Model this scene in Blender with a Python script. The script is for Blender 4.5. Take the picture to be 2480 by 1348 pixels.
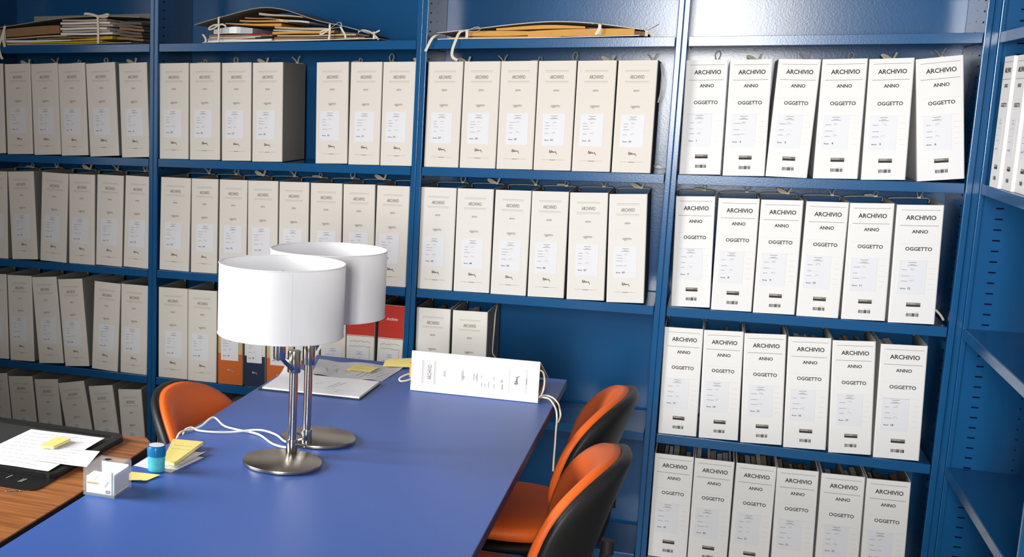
import bpy, bmesh, math, random
from mathutils import Vector, Matrix, Euler

for o in list(bpy.data.objects):
    bpy.data.objects.remove(o)
SC = bpy.context.scene
COL = SC.collection
R = math.radians
random.seed(7)

# ------------------------------------------------------------------ camera
cam_d = bpy.data.cameras.new('camera')
cam = bpy.data.objects.new('camera', cam_d)
COL.objects.link(cam)
cam.location = (0.06025, -4.04839, 1.5481)
cam.rotation_euler = (R(80.2526), R(-0.39259), R(25.1214))
cam_d.sensor_fit = 'HORIZONTAL'
cam_d.sensor_width = 36.0
cam_d.lens = 2919.89 / 2480.0 * 36.0
cam_d.shift_x = (1240.0 - 347.4) / 2480.0
cam_d.shift_y = (737.86 - 674.0) / 2480.0
cam_d.clip_start = 0.05
SC.camera = cam

# ------------------------------------------------------------------ light and exposure
vs = SC.view_settings
vs.view_transform = 'Standard'
vs.look = 'None'
vs.gamma = 1.0
vs.use_curve_mapping = False
vs.exposure = 0.10

world = bpy.data.worlds.new('sky_outside')
world.use_nodes = True
bg = world.node_tree.nodes['Background']
bg.inputs[0].default_value = (0.75, 0.85, 1.0, 1)
bg.inputs[1].default_value = 0.6
SC.world = world

def area(name, loc, target, sx, sy, power, color=(1, 1, 1), spread=180):
    d = bpy.data.lights.new(name, 'AREA')
    d.shape = 'RECTANGLE'
    d.size = sx
    d.size_y = sy
    d.energy = power
    d.color = color
    d.spread = R(spread)
    o = bpy.data.objects.new(name, d)
    COL.objects.link(o)
    o.location = loc
    v = Vector(target) - Vector(loc)
    o.rotation_euler = v.to_track_quat('-Z', 'Y').to_euler()
    return o

# daylight entering through the two windows of the room (openings built below)
area('window_daylight_behind', (0.0, -6.45, 1.98), (0.36, 0.0, 1.50), 0.7, 1.7, 41, (1.0, 0.99, 0.97), 65)
area('window_daylight_left', (-3.25, -2.5, 1.85), (-0.3, -1.4, 0.95), 1.4, 1.4, 54, (1.0, 0.985, 0.97), 98)

# ------------------------------------------------------------------ material helpers
def S(r, g, b):
    f = lambda c: (c / 255.0) / 12.92 if c / 255.0 <= 0.04045 else ((c / 255.0 + 0.055) / 1.055) ** 2.4
    return (f(r), f(g), f(b), 1.0)

def mat(name, col, rough=0.5, metal=0.0, spec=0.5, noise=0.0, nscale=40.0, bump=0.0, bscale=400.0,
        trans=0.0, ior=1.45, alpha=1.0, coat=0.0, stretch=None):
    m = bpy.data.materials.new(name)
    m.use_nodes = True
    nt = m.node_tree
    b = nt.nodes['Principled BSDF']
    b.inputs['Base Color'].default_value = col
    b.inputs['Roughness'].default_value = rough
    b.inputs['Metallic'].default_value = metal
    b.inputs['Specular IOR Level'].default_value = spec
    b.inputs['Transmission Weight'].default_value = trans
    b.inputs['IOR'].default_value = ior
    b.inputs['Alpha'].default_value = alpha
    b.inputs['Coat Weight'].default_value = coat
    tc = nt.nodes.new('ShaderNodeTexCoord')
    mp = nt.nodes.new('ShaderNodeMapping')
    if stretch:
        mp.inputs['Scale'].default_value = stretch
    nt.links.new(tc.outputs['Object'], mp.inputs['Vector'])
    if noise > 0:
        n = nt.nodes.new('ShaderNodeTexNoise')
        n.inputs['Scale'].default_value = nscale
        n.inputs['Detail'].default_value = 4.0
        nt.links.new(mp.outputs['Vector'], n.inputs['Vector'])
        mx = nt.nodes.new('ShaderNodeMix')
        mx.data_type = 'RGBA'
        k = 1.0 - noise
        mx.inputs[6].default_value = (col[0] * k, col[1] * k, col[2] * k, 1)
        k = 1.0 + noise
        mx.inputs[7].default_value = (min(col[0] * k, 1), min(col[1] * k, 1), min(col[2] * k, 1), 1)
        nt.links.new(n.outputs['Fac'], mx.inputs[0])
        nt.links.new(mx.outputs[2], b.inputs['Base Color'])
    if bump > 0:
        n2 = nt.nodes.new('ShaderNodeTexNoise')
        n2.inputs['Scale'].default_value = bscale
        n2.inputs['Detail'].default_value = 2.0
        nt.links.new(mp.outputs['Vector'], n2.inputs['Vector'])
        bp = nt.nodes.new('ShaderNodeBump')
        bp.inputs['Strength'].default_value = bump
        bp.inputs['Distance'].default_value = 0.001
        nt.links.new(n2.outputs['Fac'], bp.inputs['Height'])
        nt.links.new(bp.outputs['Normal'], b.inputs['Normal'])
    return m

M = {}
M['paint'] = mat('blue_enamel_paint', S(23, 84, 134), 0.19, 0, 0.4, 0.04, 6, 0.10, 200)
M['hole'] = mat('dark_slot', S(6, 16, 48), 0.8, 0, 0.1)
M['white_board'] = mat('white_binder_board', S(236, 235, 233), 0.6, 0, 0.3, 0.015, 300)
M['cream_board'] = mat('cream_binder_board', S(228, 222, 213), 0.7, 0, 0.25, 0.03, 260)
M['pale_board'] = mat('pale_grey_binder_board', S(229, 227, 221), 0.7, 0, 0.25, 0.025, 260)
M['inner_board'] = mat('grey_inner_board', S(150, 148, 142), 0.85, 0, 0.1)
M['linen'] = mat('grey_linen_cover', S(158, 156, 150), 0.9, 0, 0.1, 0.08, 500)
M['sticker'] = mat('sticker_paper', S(229, 230, 234), 0.6, 0, 0.3)
M['ink'] = mat('dark_ink', S(62, 58, 56), 0.7, 0, 0.1)
M['ink_soft'] = mat('soft_ink', S(98, 93, 88), 0.7, 0, 0.1)
M['ink_mid'] = mat('grey_ink', S(128, 122, 116), 0.6, 0, 0.2)
M['ink_pale'] = mat('pale_ink', S(196, 188, 178), 0.6, 0, 0.2)
M['ink_faint'] = mat('faint_ruling', S(216, 212, 208), 0.6, 0, 0.2)
M['ink_red'] = mat('red_brown_ink', S(150, 84, 78), 0.6, 0, 0.2)
M['ink_white'] = mat('white_ink', S(225, 220, 214), 0.6, 0, 0.2)
M['paper'] = mat('white_paper', S(238, 237, 240), 0.75, 0, 0.2, 0.02, 60)
M['paper_grey'] = mat('grey_paper', S(205, 204, 205), 0.75, 0, 0.2, 0.04, 30)
M['paper_buff'] = mat('buff_paper', S(196, 178, 150), 0.8, 0, 0.15, 0.08, 60)
M['paper_dark'] = mat('dark_paper_edges', S(112, 104, 94), 0.85, 0, 0.1, 0.15, 80)
M['paper_manila'] = mat('manila_paper', S(214, 160, 84), 0.75, 0, 0.2, 0.06, 40)
M['paper_brown'] = mat('brown_paper', S(150, 118, 88), 0.8, 0, 0.15, 0.12, 60)
M['paper_yellow'] = mat('yellow_paper', S(205, 172, 48), 0.7, 0, 0.2, 0.05, 40)
M['paper_red'] = mat('red_paper', S(178, 48, 40), 0.7, 0, 0.2)
M['plastic_clear'] = mat('glossy_plastic_sleeve', S(205, 205, 212), 0.18, 0, 0.6)
M['ribbon'] = mat('cotton_tape', S(232, 224, 204), 0.85, 0, 0.1, 0.05, 400)
M['orange_board'] = mat('orange_binder_board', S(205, 104, 48), 0.65, 0, 0.25, 0.03, 200)
M['tan_board'] = mat('tan_binder_board', S(206, 178, 132), 0.7, 0, 0.2, 0.03, 200)
M['navy_board'] = mat('navy_binder_board', S(38, 52, 78), 0.6, 0, 0.25, 0.03, 200)
M['red_board'] = mat('red_binder_board', S(196, 58, 46), 0.65, 0, 0.25, 0.03, 200)
M['dark_red'] = mat('dark_red_binder_board', S(110, 22, 20), 0.7, 0, 0.2)
M['laminate'] = mat('blue_laminate', S(66, 101, 178), 0.40, 0, 0.5, 0.03, 3, 0.12, 900)
M['table_edge'] = mat('dark_blue_edge', S(52, 54, 92), 0.5, 0, 0.4)
M['steel_dark'] = mat('dark_steel', S(50, 52, 58), 0.4, 0.6, 0.5)
M['chrome'] = mat('polished_chrome', S(186, 183, 178), 0.17, 1.0)
M['brushed'] = mat('brushed_nickel', S(168, 160, 148), 0.3, 1.0, 0.5, 0.12, 14, 0.05, 120, stretch=(1, 30, 1))
M['shade'] = mat('white_lamp_fabric', S(246, 246, 246), 0.8, 0, 0.2, 0.012, 90, 0.1, 500, stretch=(6, 6, .2))
def fabric():
    m = M['shade']; nt = m.node_tree
    b = nt.nodes['Principled BSDF']; out = nt.nodes['Material Output']
    tr = nt.nodes.new('ShaderNodeBsdfTranslucent'); tr.inputs[0].default_value = S(246, 246, 246)
    mx = nt.nodes.new('ShaderNodeMixShader'); mx.inputs[0].default_value = 0.3
    nt.links.new(b.outputs[0], mx.inputs[1]); nt.links.new(tr.outputs[0], mx.inputs[2]); nt.links.new(mx.outputs[0], out.inputs['Surface'])
fabric()
M['cord'] = mat('white_cord', S(236, 235, 226), 0.4, 0, 0.5)
M['orange_seat'] = mat('orange_upholstery', S(238, 106, 38), 0.5, 0, 0.35, 0.03, 30, 0.15, 600)
M['black_plastic'] = mat('black_plastic', S(34, 34, 35), 0.5, 0, 0.45, 0.05, 40, 0.1, 700)
M['black_leather'] = mat('black_leatherette', S(22, 24, 24), 0.38, 0, 0.5, 0.1, 60, 0.25, 400)
M['black_pad'] = mat('grey_green_pad', S(54, 56, 54), 0.5, 0, 0.4, 0.05, 60)
M['green_black'] = mat('dark_green_card', S(22, 48, 44), 0.5, 0, 0.4)
M['note'] = mat('yellow_note_paper', S(246, 226, 138), 0.7, 0, 0.2, 0.02, 40)
M['note_edge'] = mat('yellow_note_edges', S(252, 244, 178), 0.7, 0, 0.2, 0.05, 300, stretch=(1, 1, 30))
M['acrylic'] = mat('clear_acrylic', S(236, 240, 240), 0.06, 0, 0.6, alpha=0.10)
M['blue_clear'] = mat('blue_translucent_plastic', S(70, 196, 214), 0.12, 0, 0.5, alpha=0.6)
M['blue_cap'] = mat('blue_cap_plastic', S(28, 120, 180), 0.25, 0, 0.5, trans=0.25, ior=1.3)
M['white_plastic'] = mat('white_plastic', S(225, 226, 230), 0.3, 0, 0.5)
M['green_strip'] = mat('green_edge_strip', S(86, 130, 112), 0.4, 0, 0.4)
M['steel_clip'] = mat('bright_steel_wire', S(200, 200, 200), 0.25, 1.0)
M['wall'] = mat('painted_plaster', S(150, 144, 136), 0.9, 0, 0.2, 0.02, 8, 0.05, 60)
M['floor'] = mat('grey_floor_tile', S(120, 112, 104), 0.5, 0, 0.4, 0.1, 5)
M['frame'] = mat('window_frame_paint', S(235, 235, 232), 0.4, 0, 0.5)

def wood():
    m = bpy.data.materials.new('walnut_laminate')
    m.use_nodes = True
    nt = m.node_tree
    b = nt.nodes['Principled BSDF']
    b.inputs['Roughness'].default_value = 0.42
    tc = nt.nodes.new('ShaderNodeTexCoord')
    mp = nt.nodes.new('ShaderNodeMapping')
    mp.inputs['Scale'].default_value = (1.6, 26, 1)
    mp.inputs['Rotation'].default_value = (0, 0, R(2))
    nt.links.new(tc.outputs['Object'], mp.inputs['Vector'])
    n = nt.nodes.new('ShaderNodeTexNoise')
    n.inputs['Scale'].default_value = 3.0
    n.inputs['Detail'].default_value = 8.0
    n.inputs['Distortion'].default_value = 0.6
    nt.links.new(mp.outputs['Vector'], n.inputs['Vector'])
    r = nt.nodes.new('ShaderNodeValToRGB')
    r.color_ramp.elements[0].position = 0.3
    r.color_ramp.elements[0].color = S(124, 72, 36)
    r.color_ramp.elements[1].position = 0.72
    r.color_ramp.elements[1].color = S(190, 122, 66)
    nt.links.new(n.outputs['Fac'], r.inputs['Fac'])
    nt.links.new(r.outputs['Color'], b.inputs['Base Color'])
    return m
M['wood'] = wood()

# ------------------------------------------------------------------ mesh helpers
class MB:
    """collects shapes, builds one mesh object"""
    sharp = True
    def __init__(s):
        s.v = []; s.f = []; s.m = []; s.sm = []; s.mats = []
    def mi(s, m):
        if m not in s.mats:
            s.mats.append(m)
        return s.mats.index(m)
    def add(s, verts, faces, m, smooth=False, mx=None):
        o = len(s.v); k = s.mi(m)
        for p in verts:
            p = Vector(p)
            s.v.append(tuple(mx @ p) if mx else tuple(p))
        for f in faces:
            s.f.append([o + i for i in f]); s.m.append(k); s.sm.append(smooth)
        return s
    def box(s, x0, x1, y0, y1, z0, z1, m, mx=None):
        v = [(x0, y0, z0), (x1, y0, z0), (x1, y1, z0), (x0, y1, z0), (x0, y0, z1), (x1, y0, z1), (x1, y1, z1), (x0, y1, z1)]
        f = [(0, 3, 2, 1), (4, 5, 6, 7), (0, 1, 5, 4), (1, 2, 6, 5), (2, 3, 7, 6), (3, 0, 4, 7)]
        return s.add(v, f, m, mx=mx)
    def bbox(s, x0, x1, y0, y1, z0, z1, m, bev=0.002, seg=2, mx=None):
        bm = bmesh.new()
        bmesh.ops.create_cube(bm, size=1.0)
        for v in bm.verts:
            v.co = Vector(((x0 + x1) / 2 + v.co.x * (x1 - x0), (y0 + y1) / 2 + v.co.y * (y1 - y0), (z0 + z1) / 2 + v.co.z * (z1 - z0)))
        bmesh.ops.bevel(bm, geom=list(bm.edges), offset=bev, segments=seg, profile=0.6, affect='EDGES')
        bm.verts.index_update()
        s.add([v.co.copy() for v in bm.verts], [[v.index for v in f.verts] for f in bm.faces], m, False, mx)
        bm.free()
        return s
    def prism(s, pts, z0, z1, m, mx=None, smooth=False):
        n = len(pts)
        v = [(p[0], p[1], z0) for p in pts] + [(p[0], p[1], z1) for p in pts]
        f = [list(range(n))[::-1], list(range(n, 2 * n))]
        s.add(v, f, m, False, mx)
        v2 = list(v)
        f2 = [(i, (i + 1) % n, n + (i + 1) % n, n + i) for i in range(n)]
        return s.add(v2, f2, m, smooth, mx)
    def lathe(s, prof, m, seg=48, mx=None, smooth=True, closed=False):
        v = []; f = []
        n = len(prof)
        for i in range(seg):
            a = 2 * math.pi * i / seg
            for (r, z) in prof:
                v.append((r * math.cos(a), r * math.sin(a), z))
        for i in range(seg):
            j = (i + 1) % seg
            for k in range(n if closed else n - 1):
                q = (k + 1) % n
                f.append((i * n + k, j * n + k, j * n + q, i * n + q))
        return s.add(v, f, m, smooth, mx)
    def cyl(s, p0, p1, r, m, seg=20, r1=None, cap=True):
        p0 = Vector(p0); p1 = Vector(p1); d = p1 - p0
        q = Vector((0, 0, 1)).rotation_difference(d.normalized()).to_matrix().to_4x4()
        mx = Matrix.Translation(p0) @ q
        r1 = r if r1 is None else r1
        L = d.length
        v = []; f = []
        for i in range(seg):
            a = 2 * math.pi * i / seg
            v.append((r * math.cos(a), r * math.sin(a), 0)); v.append((r1 * math.cos(a), r1 * math.sin(a), L))
        for i in range(seg):
            j = (i + 1) % seg
            f.append((2 * i, 2 * j, 2 * j + 1, 2 * i + 1))
        s.add(v, f, m, True, mx)
        if cap:
            s.add(v, [[2 * i for i in range(seg)][::-1], [2 * i + 1 for i in range(seg)]], m, False, mx)
        return s
    def tube(s, pts, r, m, seg=8, res=6):
        pts = smooth_path(pts, res)
        v = []; f = []
        n = len(pts)
        up = None
        for i, p in enumerate(pts):
            t = (pts[min(i + 1, n - 1)] - pts[max(i - 1, 0)]).normalized()
            if up is None:
                up = t.orthogonal().normalized()
            up = (up - t * up.dot(t))
            up = up.normalized() if up.length > 1e-6 else t.orthogonal().normalized()
            w = t.cross(up)
            for k in range(seg):
                a = 2 * math.pi * k / seg
                v.append(p + up * r * math.cos(a) + w * r * math.sin(a))
        for i in range(n - 1):
            for k in range(seg):
                q = (k + 1) % seg
                f.append((i * seg + k, i * seg + q, (i + 1) * seg + q, (i + 1) * seg + k))
        f.append(list(range(seg))[::-1]); f.append([(n - 1) * seg + k for k in range(seg)])
        return s.add(v, f, m, True)
    def strip(s, pts, side, wid, m, th=0.0008, res=5):
        """a flat tape along pts; side = direction of its width (vector or one per point)"""
        sides = side if isinstance(side, list) else [side] * len(pts)
        P = smooth_path(pts, res); Sd = smooth_path(sides, res)
        v = []; f = []
        n = len(P)
        for i, p in enumerate(P):
            t = (P[min(i + 1, n - 1)] - P[max(i - 1, 0)]).normalized()
            sd = Sd[i] - t * Sd[i].dot(t)
            sd = sd.normalized() if sd.length > 1e-6 else t.orthogonal().normalized()
            nn = t.cross(sd).normalized()
            for a, b in ((-.5, -.5), (.5, -.5), (.5, .5), (-.5, .5)):
                v.append(p + sd * wid * a + nn * th * b)
        for i in range(n - 1):
            for k in range(4):
                q = (k + 1) % 4
                f.append((i * 4 + k, i * 4 + q, (i + 1) * 4 + q, (i + 1) * 4 + k))
        f.append([3, 2, 1, 0]); f.append([(n - 1) * 4 + k for k in range(4)])
        return s.add(v, f, m, False)
    def sheet(s, grid, m, th=0.0006, smooth=True):
        """a sheet of paper from a grid of points (rows of points), given thickness"""
        nr = len(grid); nc = len(grid[0])
        v = [Vector(p) for row in grid for p in row]
        nv = len(v)
        v2 = [p - Vector((0, 0, th)) for p in v]
        f = []
        for i in range(nr - 1):
            for j in range(nc - 1):
                a = i * nc + j
                f.append((a, a + 1, a + nc + 1, a + nc))
                f.append((nv + a, nv + a + nc, nv + a + nc + 1, nv + a + 1))
        bd = [j for j in range(nc)] + [i * nc + nc - 1 for i in range(1, nr)] + [(nr - 1) * nc + j for j in range(nc - 2, -1, -1)] + [i * nc for i in range(nr - 2, 0, -1)]
        L = len(bd)
        for k in range(L):
            a = bd[k]; b = bd[(k + 1) % L]
            f.append((a, nv + a, nv + b, b))
        return s.add(v + v2, f, m, smooth)
    def mesh(s, name):
        me = bpy.data.meshes.new(name)
        me.from_pydata(s.v, [], s.f)
        for m in s.mats:
            me.materials.append(m)
        me.polygons.foreach_set('material_index', s.m)
        me.polygons.foreach_set('use_smooth', s.sm)
        me.update()
        bm = bmesh.new(); bm.from_mesh(me)
        bmesh.ops.recalc_face_normals(bm, faces=bm.faces)
        for e in (bm.edges if s.sharp else []):
            if len(e.link_faces) == 2 and e.calc_face_angle(0) > 0.62:
                e.smooth = False
        bm.to_mesh(me); bm.free()
        return me
    def obj(s, name, parent=None):
        return put(name, s.mesh(name), parent)

def smooth_path(pts, res):
    P = [Vector(p) for p in pts]
    if len(P) < 3 or res <= 1:
        return P
    out = []
    for i in range(len(P) - 1):
        p0 = P[max(i - 1, 0)]; p1 = P[i]; p2 = P[i + 1]; p3 = P[min(i + 2, len(P) - 1)]
        for k in range(res):
            t = k / res
            out.append(0.5 * ((2 * p1) + (p2 - p0) * t + (2 * p0 - 5 * p1 + 4 * p2 - p3) * t * t + (3 * p1 - p0 - 3 * p2 + p3) * t ** 3))
    out.append(P[-1])
    return out

def put(name, me, parent=None):
    o = bpy.data.objects.new(name, me)
    COL.objects.link(o)
    if parent is not None:
        o.parent = parent
    return o

def tag(o, label, cat, group=None):
    o['label'] = label
    o['category'] = cat
    if group:
        o['group'] = group
    return o

def thing(name, label, cat, loc=(0, 0, 0), rot=(0, 0, 0), group=None):
    o = bpy.data.objects.new(name, None)
    o.empty_display_size = 0.05
    COL.objects.link(o)
    o.location = loc
    o.rotation_euler = rot
    return tag(o, label, cat, group)

def struct(o):
    o['kind'] = 'structure'
    return o

# ------------------------------------------------------------------ lettering
_tc = {}
def text_mesh(txt, bold=0.03, align='CENTER'):
    """outline of a word: (verts2d, faces, width) with capitals about 1 unit high"""
    key = (txt, bold)
    if key in _tc:
        return _tc[key]
    cu = bpy.data.curves.new('lettering', 'FONT')
    cu.body = txt
    cu.size = 1.42
    cu.offset = bold
    cu.align_x = align
    cu.resolution_u = 2
    ob = bpy.data.objects.new('lettering', cu)
    COL.objects.link(ob)
    dg = bpy.context.evaluated_depsgraph_get()
    me = bpy.data.meshes.new_from_object(ob.evaluated_get(dg))
    vs_ = [(v.co.x, v.co.y) for v in me.vertices]
    fs = [list(p.vertices) for p in me.polygons]
    bpy.data.objects.remove(ob); bpy.data.curves.remove(cu); bpy.data.meshes.remove(me)
    x = [p[0] for p in vs_] or [0, 1]
    _tc[key] = (vs_, fs, min(x), max(x))
    return _tc[key]

class Ink:
    """flat print lying on the local plane y = -eps (x right, z up)"""
    def __init__(s, eps=0.0005):
        s.b = MB(); s.e = eps
    def rect(s, x0, x1, z0, z1, m, lift=0):
        e = -(s.e + lift)
        s.b.add([(x0, e, z0), (x1, e, z0), (x1, e, z1), (x0, e, z1)], [(0, 1, 2, 3)], m)
        return s
    def text(s, txt, cx, z, h, m, width=None, shear=0.0, lift=0, bold=0.03):
        v, f, a, b = text_mesh(txt, bold)
        kx = h if width is None else width / (b - a)
        c = (a + b) / 2
        e = -(s.e + lift)
        s.b.add([(cx + (p[0] - c) * kx + shear * p[1] * h, e, z + p[1] * h) for p in v], f, m)
        return s
    def stroke(s, pts, wd, m, lift=0):
        e = -(s.e + lift)
        for (x0, z0), (x1, z1) in zip(pts[:-1], pts[1:]):
            d = Vector((x1 - x0, z1 - z0))
            if d.length < 1e-6:
                continue
            n = Vector((-d.y, d.x)).normalized() * wd / 2
            s.b.add([(x0 - n.x, e, z0 - n.y), (x1 - n.x, e, z1 - n.y), (x1 + n.x, e, z1 + n.y), (x0 + n.x, e, z0 + n.y)], [(0, 1, 2, 3)], m)
        return s

# ------------------------------------------------------------------ room
def build_room():
    XL, XR, YB, YF, H = -3.0, 1.08, -6.25, 0.335, 2.85
    b = MB(); b.box(XL - .1, XR + .1, YB - .1, YF + .1, -0.1, 0, M['floor']); struct(b.obj('floor'))
    b = MB(); b.box(XL - .1, XR + .1, YB - .1, YF + .1, H, H + .1, M['wall']); struct(b.obj('ceiling'))
    b = MB(); b.box(XL - .1, XR + .1, YF, YF + .1, 0, H, M['wall']); struct(b.obj('wall_back'))
    b = MB(); b.box(XR, XR + .1, YB, YF, 0, H, M['wall']); struct(b.obj('wall_right'))
    def holed(name, axis, c0, c1, lo, hi, a0, a1, z0, z1):
        b = MB()
        def bx(p0, p1, q0, q1):
            if axis == 'y':
                b.box(p0, p1, c0, c1, q0, q1, M['wall'])
            else:
                b.box(c0, c1, p0, p1, q0, q1, M['wall'])
        bx(lo, a0, 0, H); bx(a1, hi, 0, H); bx(a0, a1, 0, z0); bx(a0, a1, z1, H)
        struct(b.obj(name))
        f = MB()
        def fx(p0, p1, q0, q1):
            cc0, cc1 = (c0 + .03, c0 + .07)
            if axis == 'y':
                f.bbox(p0, p1, cc0, cc1, q0, q1, M['frame'], .004)
            else:
                f.bbox(cc0, cc1, p0, p1, q0, q1, M['frame'], .004)
        w = .05
        fx(a0, a0 + w, z0, z1); fx(a1 - w, a1, z0, z1); fx(a0 + w, a1 - w, z0, z0 + w); fx(a0 + w, a1 - w, z1 - w, z1)
        fx((a0 + a1) / 2 - .025, (a0 + a1) / 2 + .025, z0 + w, z1 - w)
        return f
    f = holed('wall_front', 'y', YB - .1, YB, XL, XR, -0.5, 0.5, 1.0, 2.75)
    struct(f.obj('window_1'))
    f = holed('wall_left', 'x', XL - .1, XL, YB, YF, -3.35, -1.85, 1.0, 2.5)
    struct(f.obj('window_2'))
build_room()

# ------------------------------------------------------------------ metal shelving
LV = [2.15, 1.74, 1.327, 0.916, 0.5075, 0.0975]  # top level is an unseen shelf, added to shade the back panels
LIP = 0.0285
DEP = 0.30

def make_shelf(w, d=DEP):
    """shelf board: sheet with folded front and rear lips; local x 0..w, y 0..d, top at z=0"""
    b = MB()
    p = M['paint']
    b.bbox(0, w, 0, 0.0022, -LIP, 0, p, .0009, 2)
    b.bbox(0, w, 0.0022, d, -0.0016, 0, p, .0004, 1)
    b.box(0, w, 0.0024, 0.014, -LIP, -LIP + .0015, p)
    b.box(0, w, d - .002, d, -LIP, -.0016, p)
    for xx in (0.0, w - .0016):
        b.box(xx, xx + .0016, 0.0024, d - .002, -LIP + .002, -.0017, p)
    return b

def make_side(h, d, right):
    """perforated side panel; local y 0..d, thin in x"""
    b = MB()
    t = 0.0016
    x0 = 0
    b.box(0, t, -.0072, d - 0.002, 0.02, h, M['paint'])
    n = int((h - .1) / .03)
    for i in range(n):
        z = .06 + .03 * i
        for s, xx in ((-1, -.0004), (1, t + .0004)):
            # slots near the front, round holes further back
            b.add([(xx, .024, z - .0022), (xx, .042, z - .0022), (xx, .042, z + .0022), (xx, .024, z + .0022)], [(0, 1, 2, 3)], M['hole'])
            for yy, rr in ((.14, .0024), (.235, .0016)):
                pts = [(xx, yy + rr * math.cos(a * math.pi / 4), z + .008 + rr * math.sin(a * math.pi / 4)) for a in range(8)]
                b.add(pts, [list(range(8))], M['hole'])
    return b

def make_post(h):
    """front post, a folded C profile seen as a flat face with rolled edges; local x 0..0.0165"""
    b = MB()
    w = .0165
    b.bbox(0, w, 0, .0125, 0, h, M['paint'], .0022, 3)
    return b

UH = 2.2
def shelving(label, loc, rotz, w, group='blue metal shelving along the walls', levels=LV):
    """w = clear width between the posts; origin at the floor, left post outer edge"""
    t = thing('shelving_unit', label, 'shelving', loc, (0, 0, rotz), group)
    for i, xx in enumerate((0.0, w + .0165 + .002)):
        p = make_post(UH).obj('post', t); p.location = (xx, 0, 0)
        s = make_side(UH - .01, DEP, i == 1).obj('side_panel', t)
        s.location = (xx + (.0120 if i == 0 else .003), .02, 0)
    bp = MB()
    bp.box(.004, w + .031, DEP + .0225, DEP + .024, 0.0, UH, M['paint'])
    bp.obj('back_panel', t)
    me = make_shelf(w - .003).mesh('shelf')
    for z in levels:
        o = put('shelf', me, t); o.location = (.0165 + .0028, 0.0015, z)
    kb = MB(); kb.bbox(.0185, w + .0155, .006, .0085, 0.002, levels[-1] - LIP - .001, M['paint'], .0006, 1)
    kb.obj('kick_plate', t)
    return t

shelving('leftmost blue metal shelving bay, darkest, beyond the brown desk', (-2.5777, 0, 0), 0, .7452)
shelving('wide blue metal shelving bay behind the two lamps', (-1.7970, 0, 0), 0, .9310)
shelving('blue metal shelving bay with an empty compartment behind the blue table', (-.8301, 0, 0), 0, .7458)
shelving('blue metal shelving bay at right holding the bold lettered binders', (-.0491, 0, 0), 0, .7420)
# unit on the right hand wall, at a right angle
ru = shelving('blue metal shelving unit on the right wall, seen edge-on, lower shelves bare', (.745, .0165, 0), R(-90), .9)

b = MB(); b.bbox(.0145, .0160, -.0160, -.0005, 0, UH, M['paint'], .0005, 1)
fs = b.obj('corner_strip', ru); fs.location = (-.004, 0, 0)

# ------------------------------------------------------------------ binders
BH, BD = 0.343, 0.255
_cache = {}

def cover_mesh(w, outer, inner, spine=None, h=BH):
    key = ('cover', round(w, 4), outer.name, inner.name, h)
    if key in _cache:
        return _cache[key]
    b = MB()
    t = .0032
    r = .0035
    side = outer if outer is M['white_board'] else M['linen']
    # spine board with rounded long edges
    arc = lambda cx, cy, a0, a1, n=4: [(cx + r * math.cos(R(a0 + (a1 - a0) * i / n)), cy + r * math.sin(R(a0 + (a1 - a0) * i / n))) for i in range(n + 1)]
    pts = [(t, BD), (0, BD)] + arc(r, r, 180, 270) + arc(w - r, r, 270, 360) + [(w, BD), (w - t, BD), (w - t, t + .001), (t, t + .001)]
    n = len(pts)
    v = [(p[0], p[1], 0) for p in pts] + [(p[0], p[1], h) for p in pts]
    for i in range(n):
        j = (i + 1) % n
        m = inner if i in (n - 3, n - 2, n - 1) else (side if i in (1, n - 5) else outer)
        b.add([v[i], v[j], v[n + j], v[n + i]], [(0, 1, 2, 3)], m)
    # top and bottom board edges
    k = 2
    fr = list(range(1, n - 3))
    for z in (0, h):
        q = [(t, t + .001), (w - t, t + .001)]
        b.add([(t, BD, z), (0, BD, z), (0, r, z), (t, t + .001, z)], [(0, 1, 2, 3)], outer)
        b.add([(w - t, BD, z), (w, BD, z), (w, r, z), (w - t, t + .001, z)], [(0, 1, 2, 3)], outer)
        pp = [(t, t + .001)] + arc(r, r, 180, 270) + arc(w - r, r, 270, 360) + [(w - t, t + .001)]
        b.add([(x, y, z) for x, y in pp], [list(range(len(pp)))], outer)
    me = b.mesh('cover')
    _cache[key] = me
    return me

def papers_mesh(w, var, h=BH):
    key = ('papers', round(w, 3), var)
    if key in _cache:
        return _cache[key]
    rnd = random.Random(100 + var)
    b = MB()
    x = .006
    ms = [M['paper_grey'], M['paper_buff'], M['paper_dark'], M['paper'], M['paper_brown'], M['paper_dark']]
    if var % 5 == 4:
        ms.append(M['paper_red'])
    while x < w - .012:
        d = min(rnd.uniform(.006, .02), w - .007 - x)
        hh = h - rnd.uniform(.022, .05)
        y0 = rnd.uniform(.01, .03)
        y1 = rnd.uniform(.225, .245)
        mm = rnd.choice(ms)
        sh = rnd.uniform(-.004, .004)
        b.add([(x, y0, .002), (x + d, y0, .002), (x + d, y1, .002), (x, y1, .002),
               (x + sh * .3, y0, hh + sh), (x + d * .9, y0, hh), (x + d * .9, y1, hh - sh), (x, y1, hh)],
              [(0, 3, 2, 1), (4, 5, 6, 7), (0, 1, 5, 4), (1, 2, 6, 5), (2, 3, 7, 6), (3, 0, 4, 7)], mm)
        x += d + rnd.uniform(.0005, .003)
    me = b.mesh('papers')
    _cache[key] = me
    return me

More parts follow.
